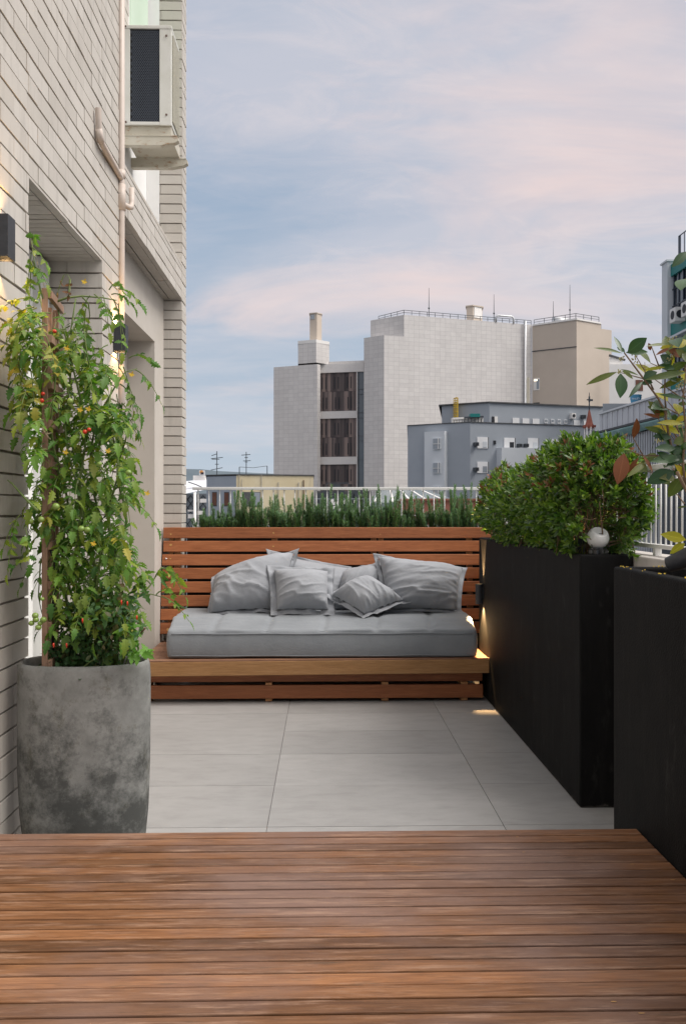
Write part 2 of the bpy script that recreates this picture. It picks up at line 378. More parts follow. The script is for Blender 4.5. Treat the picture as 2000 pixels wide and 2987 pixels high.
M['roof_dark'] = mk_mottled('dark coping', (0.07, 0.07, 0.075), (0.12, 0.12, 0.12), 2, 0.8)
M['roof_flat'] = mk_mottled('flat roof', (0.25, 0.25, 0.25), (0.33, 0.33, 0.33), 0.5, 0.9)
M['city_white'] = mk_mottled('white render', (0.74, 0.72, 0.69), (0.80, 0.78, 0.75), 0.6, 0.8)
M['shutter'] = mk_mottled('white shutter', (0.74, 0.74, 0.74), (0.80, 0.80, 0.80), 2, 0.5)
M['glass'] = mat('window glass', (0.10, 0.12, 0.14), 0.08, 0.0, 0.8)
M['glass_grey'] = mat('grey glass', (0.30, 0.33, 0.36), 0.2, 0.0, 0.7)
M['dark_open'] = mat('dark opening', (0.02, 0.022, 0.028), 0.6)
M['steel'] = mat('dark steel', (0.08, 0.09, 0.10), 0.5, 0.4)
M['lsteel'] = mat('galvanised steel', (0.55, 0.56, 0.57), 0.4, 0.5)
M['ladder'] = mat('yellow ladder', (0.62, 0.42, 0.04), 0.5)
M['terracotta'] = mk_mottled('red brick wall', (0.27, 0.105, 0.075), (0.34, 0.14, 0.10), 1.5, 0.85)
M['spire_red'] = mk_mottled('spire tiles', (0.26, 0.085, 0.06), (0.33, 0.12, 0.085), 6, 0.8)
M['louvre'] = mk_mottled('brown louvre', (0.13, 0.06, 0.04), (0.19, 0.09, 0.06), 3, 0.7)
m = mat('facade slats', (0.2, 0.15, 0.13), 0.7); g = G(m)
g.color(g.ramp(g.island(), [(0.0, (0.055, 0.045, 0.048)), (0.3, (0.10, 0.082, 0.08)), (0.55, (0.145, 0.115, 0.11)), (0.8, (0.20, 0.155, 0.145)), (1.0, (0.33, 0.25, 0.22))])); M['facade'] = m
M['teal'] = mk_mottled('teal panel', (0.015, 0.17, 0.16), (0.02, 0.21, 0.20), 1, 0.5)
m = mat('verdigris canopy', rough=0.7); g = G(m)
g.color(g.ramp(g.noise(g.coord(scale=(1, 1.2, .25)), 2.2, 7, 0.7), [(0.3, (0.08, 0.17, 0.16)), (0.55, (0.17, 0.28, 0.265)), (0.75, (0.30, 0.40, 0.385))])); M['verdigris'] = m
m = mat('corrugated screen', rough=0.5); g = G(m)
g.color(g.ramp(g.noise(g.coord(scale=(1, 2.2, .12)), 2.0, 5, 0.7), [(0.3, (0.46, 0.47, 0.49)), (0.55, (0.58, 0.59, 0.61)), (0.75, (0.70, 0.70, 0.71))])); M['screen'] = m
M['fin'] = mk_mottled('pale fin', (0.45, 0.48, 0.50), (0.54, 0.56, 0.58), 1, 0.6)
M['fin_gap'] = mat('dark glazing', (0.025, 0.035, 0.055), 0.25)
M['tank'] = mat('blue tank', (0.10, 0.32, 0.50), 0.4)
M['orange'] = mat('orange print', (0.72, 0.34, 0.10), 0.5)
M['ink'] = mat('dark print', (0.03, 0.03, 0.06), 0.5)
M['arena_roof'] = mk_mottled('white membrane', (0.66, 0.67, 0.69), (0.74, 0.74, 0.76), 0.05, 0.5)
M['hill'] = mk_mottled('haze tinted wooded hill', (0.085, 0.115, 0.135), (0.115, 0.145, 0.165), 0.02, 0.9)  # woodland with distance haze mixed into the colour as blue grey
M['street'] = mk_mottled('street asphalt', (0.05, 0.05, 0.05), (0.09, 0.09, 0.09), 0.05, 0.9)
M['canopy_glass'] = mk_mottled('greenish glass roof', (0.17, 0.21, 0.22), (0.24, 0.28, 0.29), 0.4, 0.25)

# ------------------------------------------------------------------ terrace floor
XA, XB, XU, XW = -1.02, -1.15, -1.18, -1.272         # wall planes
mb = MB(); mb.quad((-1.4, -1.5, -0.006), (1.6, -1.5, -0.006), (1.6, 7.3, -0.006), (-1.4, 7.3, -0.006))
base = mb.build('terrace_slab', M['grout']); tag(base, kind='structure')
mb = MB(); xs = [-1.116 - .0, -0.216, 0.6835, 1.5835]; ys = [-0.2, 0.25, 0.7, 1.15, 1.6, 2.05, 2.78, 3.229, 3.718, 4.195, 4.632, 5.03, 5.46, 5.9, 6.4, 6.9]
for i in range(3):
    for j in range(len(ys) - 1):
        e = 0.0011
        x0, x1, y0, y1 = xs[i] + e, xs[i + 1] - e, ys[j] + e, ys[j + 1] - e
        if i == 0: x0 = -1.36
        mb.box(x0, x1, y0, y1, -0.004, R.uniform(-0.0006, 0.0006))
o = mb.build('terrace_floor', M['tile']); tag(o, kind='structure')
# ------------------------------------------------------------------ brick building
PITCH, BL = 0.0695, 0.235
def bricks(mb, plane, c, a0, a1, z0, z1, sign=1, th=0.03, bl=BL, gap=0.008, lat=0.0025, phase=0.0, pitch=PITCH):
    """plane 'x': face at X=c, runs along Y; 'y': face at Y=c, runs along X; 'z': soffit at Z=c, a along Y, z along X"""
    k = math.floor(z0 / pitch)
    while k * pitch < z1 - 1e-4:
        b0, b1 = max(k * pitch + gap / 2, z0), min((k + 1) * pitch - gap / 2, z1)
        if b1 - b0 > 0.008:
            s = (k % 2) * bl / 2 + phase + R.uniform(-.006, .006); n0 = math.floor((a0 - s) / bl)
            p = s + n0 * bl
            while p < a1:
                q0, q1 = max(p + lat / 2, a0), min(p + bl - lat / 2, a1)
                if q1 - q0 > 0.006:
                    d = R.uniform(-.0018, .0018); j = R.uniform(-.0012, .0012)
                    f0, f1 = sorted((c - sign * th, c + sign * d))
                    if plane == 'x': mb.box(f0, f1, q0, q1, b0 + j, b1 + j)
                    elif plane == 'y': mb.box(q0, q1, f0, f1, b0 + j, b1 + j)
                    else: mb.box(b0, b1, q0, q1, f0, f1)
                p += bl
        k += 1
bld = thing('apartment_building', 'beige painted brick apartment wall with recessed doorways along the terrace', 'building', (-1.3, 3, 0))
mb = MB(); bricks(mb, 'x', XA, 0.2, 2.96, 0, 5.4); bricks(mb, 'x', XA, 2.96, 3.93, 2.35, 5.4); bricks(mb, 'x', XA, 3.93, 4.25, 0, 5.4)
mb.build('brick_wall', M['brick'], bld)
mb = MB()
mb.box(-1.40, XA - .012, 0.2, 2.955, 0, 5.4); mb.box(-1.40, XA - .012, 2.955, 3.94, 2.362, 5.4); mb.box(-1.40, XA - .012, 3.945, 4.245, 0, 5.4)
mb.box(-4, -1.41, 0.2, 6.31, 0, 5.4)
mb.box(-1.40, XA - .012, 6.142, 6.31, 0, 5.4)
mb.build('mortar_backing', M['mortar'], bld)
mb = MB(); bricks(mb, 'y', 3.93, -1.285, XA + .001, 0, 2.35, -1, th=.014, bl=0.27, phase=0.04)
mb.build('recess_return', M['brick'], bld)
mb = MB(); bricks(mb, 'z', 2.35, 2.962, 3.926, -1.29, XA - .032, -1, th=.011, pitch=0.25)
mb2 = MB()
y = 2.965
while y < 3.92:
    mb2.box(-1.29, XA - .031, y, y + 0.046, 2.348 + R.uniform(-.001, .001), 2.361); y += 0.051
mb2.build('soffit', M['brick'], bld)
# door in the first recess
mb = MB(); mb.box(-1.40, -1.30, 2.96, 3.93, 0, 2.35); mb.build('recess_door', M['white_paint'], bld)
mb = MB(); mb.box(-1.299, -1.255, 3.80, 3.914, 0, 2.33); mb.box(-1.299, -1.27, 2.97, 3.05, 0, 2.33); mb.box(-1.299, -1.27, 3.05, 3.80, 2.26, 2.33)
mb.box(-1.299, -1.285, 3.70, 3.78, 0, 2.25)
mb.build('door_frame', M['white_paint'], bld)
# fascia band + its soffit
mb = MB(); bricks(mb, 'x', XA, 4.255, 6.13, 2.72, 2.955, phase=.1); o = mb.build('fascia_band', M['brick'], bld)
mb = MB(); mb.box(-1.40, XA - .012, 4.25, 6.128, 2.735, 2.945); mb.build('fascia_backing', M['mortar'], bld)
mb = MB(); mb.box(XW - .02, XA + .001, 4.252, 6.127, 2.956, 2.975); mb.build('fascia_coping', M['plaster'], bld)
mb = MB(); bricks(mb, 'z', 2.72, 4.26, 6.126, XB, XA - .032, -1, th=.014, pitch=0.0695); mb.build('fascia_soffit', M['brick'], bld)
# plaster wall with deep door recess
mb = MB(); mb.box(-1.395, XB, 4.252, 5.80, 2.35, 2.73); mb.box(-1.395, XB, 5.80, 6.128, 0, 2.73); mb.box(-1.395, -1.335, 4.252, 5.798, 0, 2.349)
o = mb.build('plaster_wall', M['plaster'], bld)
# white upper wall with pale green window
mb = MB(); mb.box(-1.40, XW, 4.252, 6.15, 2.976, 5.4); mb.box(XW + .001, XU - .001, 6.128, 6.15, 2.976, 5.4); mb.build('upper_wall', M['white_plaster'], bld)
mb = MB(); bricks(mb, 'x', XW + .016, 4.26, 5.50, 4.13, 5.4, th=.014); mb.build('upper_brick', M['brick'], bld)
mb = MB(); mb.box(XW + .0005, XW + .012, 5.51, 6.11, 4.05, 5.38); w = mb.build('window', M['white_paint'], bld)
mb = MB(); mb.box(XW + .0125, XW + .02, 5.54, 6.08, 4.09, 5.34); mb.build('pane', M['pale_green'], w)
# end pier
mb = MB(); bricks(mb, 'y', 6.13, XU, XA - .004, 0, 5.4, -1, th=.011, bl=0.34, phase=-.15); bricks(mb, 'x', XA, 6.135, 6.32, 0, 5.4, phase=.04)
mb.build('end_pier', M['brick'], bld)
# ------------------------------------------------------------------ pipe
pipe = thing('drain_pipe', 'thin beige drain pipe running up the brick corner', 'pipe', (-1.0, 4.285, 0))
mb = MB(); PX, PY = -1.011, 4.268
mb.tube([(PX, PY, 0), (PX, PY, 5.4)], 0.0165, 12); mb.build('riser', M['pipe'], pipe, True)
for za_, zb_, rr_ in ((2.70, 2.83, .021), (2.86, 2.90, .02), (1.50, 1.53, .0195)):
    mb = MB(); mb.tube([(PX, PY, za_), (PX, PY, zb_)], rr_, 12); mb.build('collar', M['pipe'], pipe, True)
a = V((-1.0, 3.79, 2.985)); b = V((-1.0, 3.80, 2.885)); c = V((PX, PY - .01, 2.86))
mb = MB(); mb.tube([a, b, b + V((0, .02, -.02)), b + V((0, .06, -.03)), c], 0.0138, 12, cap=False); mb.build('branch', M['pipe'], pipe, True)
mb = MB(); mb.tube([b + V((0, -.004, .012)), b + V((0, .012, -.016)), b + V((0, .035, -.028))], 0.0165, 12); mb.build('elbow', M['pipe'], pipe, True)
mb = MB(); mb.tube([(PX, PY, 2.735), (PX + .025, PY + .05, 2.735), (PX + .03, PY + .08, 2.745), (PX + .03, PY + .095, 2.775), (PX + .028, PY + .10, 2.85)], 0.014, 12); mb.build('elbow', M['pipe'], pipe, True)
# ------------------------------------------------------------------ wall lamps
def spot(name, loc, aim, energy, size, blend=0.4, radius=0.012, parent=None, col=(1.0, 0.60, 0.26)):
    L = bpy.data.lights.new(name, 'SPOT'); L.energy = energy; L.spot_size = math.radians(size); L.spot_blend = blend; L.color = col; L.shadow_soft_size = radius
    o = bpy.data.objects.new(name, L); COL.objects.link(o); o.location = loc
    o.rotation_euler = (V(aim)).to_track_quat('-Z', 'Y').to_euler()
    if parent is not None: adopt(o, parent)
    return o
def sconce(label, y0, e):
    x0, x1, z0, z1, w = XA + .003, XA + .058, 1.977, 2.106, 0.062
    t = thing('wall_lamp', label, 'wall lamp', (x0, y0 + w / 2, z0), 'black box lamps on the brick wall')
    mb = MB(); k = 0.003
    mb.box(x0, x1, y0, y0 + k, z0, z1); mb.box(x0, x1, y0 + w - k, y0 + w, z0, z1); mb.box(x1 - k, x1, y0 + k, y0 + w - k, z0, z1); mb.box(x0, x0 + k, y0 + k, y0 + w - k, z0, z1)
    mb.box(x0 + k, x1 - k, y0 + k, y0 + w - k, z0 + .035, z1 - .035)
    mb.build('housing', M['black_metal'], t)
    for za, zb in ((z0 + .030, z0 + .0345), (z1 - .0345, z1 - .030)):
        mb = MB(); mb.box(x0 + .012, x1 - .012, y0 + .012, y0 + w - .012, za, zb); mb.build('led', M['bulb'], t)
    mb = MB(); mb.box(XA - .002, x0, y0 + .01, y0 + w - .01, z0 + .03, z1 - .03); mb.build('mount', M['black_metal'], t)
    cx, cy = (x0 + x1) / 2, y0 + w / 2
    spot('lamp_beam', (cx, cy, z0 + .024), (-.10, 0, -1), e, 110, 0.5, 0.01, t); spot('lamp_beam', (cx, cy, z1 - .024), (-.10, 0, 1), e, 110, 0.5, 0.01, t)
sconce('black box wall lamp cut by the frame edge, beside the hanging vine tip', 2.61, 3.5)
sconce('black box wall lamp in front of the drain pipe', 4.14, 3.0)
t = thing('wall_lamp', 'black cylinder lamp glowing up and down beside the cushioned bench', 'wall lamp', (1.0, 5.47, .6))
mb = MB(); cx, cy, z0, z1, r = 1.001, 5.475, .598, .727, .024
mb.lathe((cx, cy, 0), [(.001, z0 + .02), (r - .003, z0 + .02), (r - .003, z0), (r, z0), (r, z1), (r - .003, z1), (r - .003, z1 - .02), (.001, z1 - .02)], 24)
o = mb.build('housing', M['black_metal'], t); autosmooth(o)
mb = MB(); mb.box(cx + r - .004, 1.03, cy - .012, cy + .012, .63, .695); mb.build('mount', M['black_metal'], t)
for za, zb in ((z1 - .018, z1 - .010), (z0 + .010, z0 + .018)):
    mb = MB(); mb.lathe((cx, cy, 0), [(.001, za), (.017, za), (.017, zb), (.001, zb)], 16); mb.build('led', M['bulb'], t)
spot('lamp_beam', (cx, cy, z1 - .006), (.10, .02, 1), 75, 44, 0.6, 0.012, t); spot('lamp_beam', (cx, cy, z0 + .006), (.03, 0, -1), 62, 84, 0.4, 0.012, t)
# ------------------------------------------------------------------ air conditioner
ac = thing('air_conditioner', 'aged white outdoor condenser unit high on the wall, dark mesh side', 'air conditioner', (-1.06, 5.45, 3.5))
ax0, ax1, ay0, ay1, az0, az1 = -1.248, -.948, 5.30, 5.57, 3.60, 4.215
mb = MB(); fx = ax0 + .045
mb.box(ax0, ax1, ay0 + .012, ay1, az0, az1 - .002)
mb.box(ax0, ax0 + .045, ay0, ay0 + .013, az0 - .005, az1 - .02); mb.box(ax1 - .073, ax1, ay0, ay0 + .013, az0 - .005, az1 - .02); mb.box(ax0 - .004, ax1 + .002, ay0 - .003, ay1 + .003, az1 - .021, az1)
mb.box(ax0 + .045, ax1 - .073, ay0 + .001, ay0 + .013, az0 - .003, az0 + .018)
o = mb.build('casing', M['ac_white'], ac); bevel(o, .003)
mb = MB(); mb.box(ax0 + .045, ax1 - .073, ay0 + .0075, ay0 + .0118, az0 + .018, az1 - .021); mb.build('coil', M['ac_dark'], ac)
mb = MB(); xa, xb, za, zb = ax0 + .045, ax1 - .073, az0 + .018, az1 - .021; s = .026
i = 0; z = za
while z < zb - s:
    x = xa + (i % 2) * s / 2
    while x < xb - s / 2:
        for p, q in (((x, z), (min(x + s / 2, xb), z + s * .75)), ((x, z + s * .75), (min(x + s / 2, xb), z))):
            mb.bar((p[0], ay0 + .005, p[1]), (q[0], ay0 + .005, q[1]), .0030, .002, (0, 1, 0))
        x += s / 2
    z += s * .75; i += 1
mb.build('mesh_guard', M['ac_mesh'], ac)
mb = MB()
for i in range(40):
    z = az0 + .03 + i * (az1 - az0 - .08) / 39; mb.box(ax1, ax1 + .006, ay0 + .03, ay1 - .01, z, z + .006)
for i in range(14):
    y = ay0 + .03 + i * .0165; mb.box(ax1 + .004, ax1 + .010, y, y + .004, az0 + .03, az1 - .05)
mb.build('grille', mk_mottled('yellowed plastic grille', (0.50, 0.48, 0.40), (0.58, 0.56, 0.48), 8, 0.5), ac)
mb = MB(); mb.box(ax0 + .01, ax1 - .005, ay0 + .02, ay1 + .07, az0 - .069, az0 - .001); mb.build('base_tray', M['rust'], ac)
for x, z in ((ax0 + .018, az1 - .010), (ax1 - .03, az1 - .065), (ax1 - .03, az0 + .06), (ax0 + .02, az0 + .012)):
    mb = MB(); mb.tube([(x, ay0 - .006, z), (x, ay0 + .004, z)], .006, 10); mb.build('screw', M['bolt'], ac)
for y, lab in ((5.29, 'cream angled support arm under the near end of the condenser'), (5.635, 'rust stained cream support arm, lower of the two under the condenser')):
    mb = MB(); n = len(mb.v); zt = az0 - .073; x0, x1 = -1.271, -.902
    prof = [(x0, zt), (x1 - .012, zt), (x1, zt - .012), (x1, zt - .03), (x1 - .02, zt - .042), (x1 - .11, zt - .06), (x0, zt - .06)]
    for yy in (y, y + .045): mb.v += [(x, yy, z) for x, z in prof]
    k = len(prof); mb.f += [tuple(range(k)), tuple(range(2 * k - 1, k - 1, -1))] + [((i + 1) % k, i, k + i, k + (i + 1) % k) for i in range(k)]
    mb.box(x0, x1 - .008, y - .004, y + .049, zt - .004, zt + .001)
    o = mb.build('support_arm', M['rust']); tag(o, lab, 'bracket', 'condenser support arms')
# ------------------------------------------------------------------ planters, parapet, railings
PZ = 1.023
def planter(label, x0, x1, y0, y1, wall=.05, drop=.04):
    t = thing('planter_box', label, 'planter', ((x0 + x1) / 2, (y0 + y1) / 2, 0), 'tall black rendered planters')
    mb = MB(); n = 0
    o4 = [(x0, y0), (x1, y0), (x1, y1), (x0, y1)]; i4 = [(x0 + wall, y0 + wall), (x1 - wall, y0 + wall), (x1 - wall, y1 - wall), (x0 + wall, y1 - wall)]
    mb.v = [(x, y, 0.0) for x, y in o4] + [(x, y, PZ) for x, y in o4] + [(x, y, PZ) for x, y in i4] + [(x, y, PZ - .15) for x, y in i4]
    for i in range(4):
        j = (i + 1) % 4
        mb.f += [(i, j, 4 + j, 4 + i), (4 + i, 4 + j, 8 + j, 8 + i), (8 + i, 8 + j, 12 + j, 12 + i)]
    mb.f += [(3, 2, 1, 0), (12, 13, 14, 15)]
    o = mb.build('body', M['planter'], t); bevel(o, .008, 3)
    mb = MB(); nx, ny = 6, 40
    for i in range(nx + 1):
        for j in range(ny + 1):
            x = x0 + wall + .001 + (x1 - x0 - 2 * wall - .002) * i / nx; y = y0 + wall + .001 + (y1 - y0 - 2 * wall - .002) * j / ny
            mb.v.append((x, y, PZ - drop + .018 * noise.noise(V((x * 9, y * 9, 3)))))
    for i in range(nx):
        for j in range(ny):
            a = i * (ny + 1) + j; mb.f.append((a, a + ny + 1, a + ny + 2, a + 1))
    mb.build('soil', M['soil'], t, True)
    return t
planter('long black rendered planter box holding the clipped shrub', 1.03, 1.248, 3.405, 5.64, .035)
planter('black rendered planter box standing nearest on the terrace, holding the broad leaved tree', .917, 1.247, .6, 2.68, .045)
mb = MB(); mb.box(1.25, 1.42, -1.5, 7.0, -.3, 1.02); o = mb.build('parapet_wall', M['parapet']); bevel(o, .006); tag(o, 'pale concrete parapet wall under the railing behind the planters', 'wall')
mb = MB(); mb.box(-1.02, 1.249, 6.55, 6.9, -.3, 1.0); o = mb.build('parapet_wall', M['parapet']); tag(o, 'concrete parapet wall behind the bench and rosemary', 'wall')
def railing(label, a, b, z0, z1, nb, rb, legs, rail=(.024, .022)):
    a = V((a[0], a[1], 0)); b = V((b[0], b[1], 0)); up = V((0, 0, 1))
    t = thing('railing', label, 'railing', tuple(a + up * z0))
    mb = MB(); mb.bar(a + up * (z1 - .011), b + up * (z1 - .011), .04, .022); bevel(mb.build('top_rail', M['rail'], t), .003)
    mb = MB(); mb.bar(a + up * (z0 + .008), b + up * (z0 + .008), .03, .016); mb.build('bottom_rail', M['rail'], t)
    first = None
    for i in range(nb):
        p = a.lerp(b, (i + .5) / nb)
        if first is None:
            mb = MB(); mb.tube([p + up * (z0 + .015), p + up * (z1 - .02)], rb, 8); first = mb.build('baluster', M['rail'], t, True); p0 = p
        else:
            c = first.copy(); COL.objects.link(c); c.location = p - p0
    for s in legs:
        p = a.lerp(b, s); mb = MB(); mb.bar(p + up * (z0 - .06), p + up * z0, .026, .026); mb.build('leg', M['rail'], t)
    return t
railing('long white railing with thin bars behind the rosemary', (-1.03, 6.7), (1.33, 6.7), 1.072, 1.386, 28, .0045, (.1, .5, .9))
railing('white railing of close set flaking bars on the parapet behind the shrub', (1.335, 1.6), (1.335, 6.66), 1.05, 1.386, 100, .0042, (.08, .352, .6, .85))
# ------------------------------------------------------------------ bench
bench = thing('wooden_bench', 'wide wooden bench with slatted backrest holding the grey mattress', 'bench', (0, 5.6, 0))
BX0, BX1 = -1.147, 1.028
def back_y(z): return 5.975 + (z - .30) * .10
mb = MB(); knots = MB(); scr = MB(); pitch = .0955
for i in range(8):
    z1 = 1.082 - i * pitch; z0 = z1 - .077; x1 = 1.20
    if i > 0: x1 = 1.19
    x0 = -1.138 - .0015 * i + R.uniform(-.003, .003)
    ya, yb = back_y(z0) + R.uniform(-.003, .003), back_y(z1) + R.uniform(-.003, .003)
    n = len(mb.v)
    mb.v += [(x0, ya, z0), (x1, ya, z0), (x1, ya + .028, z0), (x0, ya + .028, z0), (x0, yb, z1), (x1, yb, z1), (x1, yb + .028, z1), (x0, yb + .028, z1)]
    mb.f += [tuple(n + q for q in f) for f in ((3, 2, 1, 0), (4, 5, 6, 7), (0, 1, 5, 4), (1, 2, 6, 5), (2, 3, 7, 6), (3, 0, 4, 7))]
    for xx in (-1.085, -.36, .40):
        if R.random() < .8:
            cy = (ya + yb) / 2; cz = (z0 + z1) / 2 + R.uniform(-.01, .01); r = R.choice((.004, .005, .008, .015)) if xx < -1 else R.choice((.003, .005))
            rr = [r * R.uniform(.6, 1.2) for _ in range(9)]
            n = len(knots.v)
            knots.v += [(xx + R.uniform(-.0, .0) + 1.3 * rr[k] * math.cos(k * .698), cy + .16 * rr[k] * math.sin(k * .698) - .0013, cz + rr[k] * math.sin(k * .698)) for k in range(9)]
            knots.f.append(tuple(n + k for k in range(8, -1, -1)))
o = mb.build('backrest', M['bench_back'], bench); bevel(o, .004, 2)
kn = knots.build('filled_knots', M['knot'], o); kn['kind'] = 'stuff'
mb = MB(); zz = 1.082 - 2 * pitch - .03; mb.sphere((-1.115, back_y(zz) - .001, zz), .007, 10, 6); mb.build('screw', M['screw'], o, True)
for x0, x1 in ((-1.10, -1.07), (-1.06, -1.025), (-.375, -.335), (.335, .375), (.388, .425), (1.02, 1.06)):
    mb = MB(); n = len(mb.v)
    ya, yb = back_y(.26) + .031, back_y(1.07) + .031
    mb.v += [(x0, ya, .26), (x1, ya, .26), (x1, ya + .04, .26), (x0, ya + .04, .26), (x0, yb, 1.07), (x1, yb, 1.07), (x1, yb + .04, 1.07), (x0, yb + .04, 1.07)]
    mb.f += [(3, 2, 1, 0), (4, 5, 6, 7), (0, 1, 5, 4), (1, 2, 6, 5), (2, 3, 7, 6), (3, 0, 4, 7)]
    mb.build('upright', M['bench_post'], bench)
mb = MB(); y = 5.30; SF = .278
while y < 6.05:
    mb.box(BX0, BX1, y, min(y + .058, 6.06), .245, SF + R.uniform(-.001, .001)); y += .0605
bevel(mb.build('seat', M['bench_seat'], bench), .002, 1)
mb = MB(); n = 0
mb.v = [(BX0, 5.235, .182), (BX1, 5.272, .188), (BX1, 5.30, .188), (BX0, 5.262, .182), (BX0, 5.235, .270), (BX1, 5.272, .276), (BX1, 5.30, .276), (BX0, 5.262, .270)]
mb.f = [(3, 2, 1, 0), (4, 5, 6, 7), (0, 1, 5, 4), (1, 2, 6, 5), (2, 3, 7, 6), (3, 0, 4, 7)]
bevel(mb.build('front_board', M['bench_front'], bench), .004, 2)
mb = MB()
mb.v = [(BX0, 5.237, .271), (BX1, 5.274, .277), (BX1, 5.299, .279), (BX0, 5.299, .279), (BX0, 5.237, .2775), (BX1, 5.274, .2825), (BX1, 5.2995, .2825), (BX0, 5.2995, .2775)]
mb.f = [(3, 2, 1, 0), (4, 5, 6, 7), (0, 1, 5, 4), (1, 2, 6, 5), (2, 3, 7, 6), (3, 0, 4, 7)]
mb.build('seat_edge', M['bench_seat'], bench)
for z0, z1, yy, x1 in ((.022, .106, 5.335, 1.0), (.122, .20, 5.36, 1.0)):
    mb = MB(); mb.box(BX0, x1, yy, yy + .025, z0, z1); bevel(mb.build('plinth_board', M['bench_back'], bench), .003, 2)
for x in (-1.13, -.37, .36, .86):
    mb = MB(); mb.box(x, x + .045, 5.362 + (0), 5.40, 0, .24) if False else mb.box(x, x + .045, 5.387, 5.43, 0, .243); mb.box(x + .002, x + .043, 5.345, 5.386, .004, .021)
    mb.box(x + .002, x + .043, 5.3365, 5.386, .107, .1215)
    mb.build('block', M['bench_post'], bench)
# ------------------------------------------------------------------ mattress
def fold(p, f1, f2, ang, sharp=1.0):
    c, s = math.cos(ang), math.sin(ang); q = V((p.x * c + p.y * s, -p.x * s + p.y * c, 0))
    return (1 - abs(noise.noise(V((q.x * f1, q.y * f2, p.z)))) * 2) ** 1
mat_x0, mat_x1, mat_y0, mat_y1, mat_z0, mat_z1 = -.976, .958, 5.30, 5.965, .284, .456
def rounded_box(x0, x1, y0, y1, z0, z1, r, nx, ny, nz, disp):
    vid = {}; mb = MB()
    def vert(i, j, k):
        key = (i, j, k)
        if key in vid: return vid[key]
        p = V((x0 + (x1 - x0) * i / nx, y0 + (y1 - y0) * j / ny, z0 + (z1 - z0) * k / nz))
        q = V((min(max(p.x, x0 + r), x1 - r), min(max(p.y, y0 + r), y1 - r), min(max(p.z, z0 + r * .5), z1 - r)))
        d = p - q
        if d.length > 1e-6:
            nrm = d.normalized(); p2 = q + V((d.x, d.y, d.z)).normalized() * min(r, max(abs(d.x), abs(d.y), abs(d.z))) if d.length > r else p
            p = p2
        else: nrm = V((0, 0, 0))
        nn = V((-1 if i == 0 else 1 if i == nx else 0, -1 if j == 0 else 1 if j == ny else 0, -1 if k == 0 else 1 if k == nz else 0)).normalized()
        p = disp(p, nn)
        vid[key] = len(mb.v); mb.v.append(tuple(p)); return vid[key]
    for i in range(nx):
        for j in range(ny):
            mb.f.append((vert(i, j, nz), vert(i + 1, j, nz), vert(i + 1, j + 1, nz), vert(i, j + 1, nz)))
            mb.f.append((vert(i, j + 1, 0), vert(i + 1, j + 1, 0), vert(i + 1, j, 0), vert(i, j, 0)))
    for i in range(nx):
        for k in range(nz):
            mb.f.append((vert(i, 0, k), vert(i + 1, 0, k), vert(i + 1, 0, k + 1), vert(i, 0, k + 1)))
            mb.f.append((vert(i + 1, ny, k), vert(i, ny, k), vert(i, ny, k + 1), vert(i + 1, ny, k + 1)))
    for j in range(ny):
        for k in range(nz):
            mb.f.append((vert(0, j + 1, k), vert(0, j, k), vert(0, j, k + 1), vert(0, j + 1, k + 1)))
            mb.f.append((vert(nx, j, k), vert(nx, j + 1, k), vert(nx, j + 1, k + 1), vert(nx, j, k + 1)))
    return mb
SEAMS = [mat_x0 + (mat_x1 - mat_x0) * s for s in (.148, .323, .504, .677, .852)]
def mdisp(p, n):
    h = 0.0; tt = min(1, max(0, (p.y - 5.30) / .24)); tt = tt * tt * (3 - 2 * tt); p = p + V((0, 0, .060 * tt * max(0, (p.z - mat_z0) / (mat_z1 - mat_z0))))
    if n.z > .5:
        sd = min(abs(p.x - s - .02 * math.sin(p.y * 7)) for s in SEAMS)
        h += .011 * (1 - math.exp(-(sd / .022) ** 2)) - .009
        h += .010 * (abs(noise.noise(V((p.x * 2.2, p.y * 13, 1)))) - .2) + .005 * (abs(noise.noise(V((p.x * 6 + 9, p.y * 30, 4)))) - .2)
        h += .004 * noise.noise(V((p.x * 1.5, p.y * 3, 8)))
    else:
        h += .004 * noise.noise(V((p.x * 3, p.y * 3, p.z * 5))) + .0015 * noise.noise(V((p.x * 14, p.y * 14, p.z * 3)))
        h += .010 * max(0, 1 - ((p.z - .37) / .09) ** 2) - .004
    return p + n * h
mb = rounded_box(mat_x0, mat_x1, mat_y0, mat_y1, mat_z0, mat_z1, .022, 170, 64, 16, mdisp)
matt = mb.build('mattress', M['cloth_m'], None, True); tag(matt, 'thick grey quilted mattress on the wooden bench', 'mattress')
mb = MB()
for zz, yy in ((mat_z1 - .022, mat_y0 - .0035), (mat_z0 + .014, mat_y0 - .004)):
    pts = [mdisp(V((x, yy, zz + .0015 * math.sin(x * 13))), V((0, -1, 0))) for x in [mat_x0 + .03 + (mat_x1 - mat_x0 - .06) * i / 80 for i in range(81)]]
    mb.tube(pts, .0028, 6)
mb.build('piping', M['cloth_m'], matt, True)
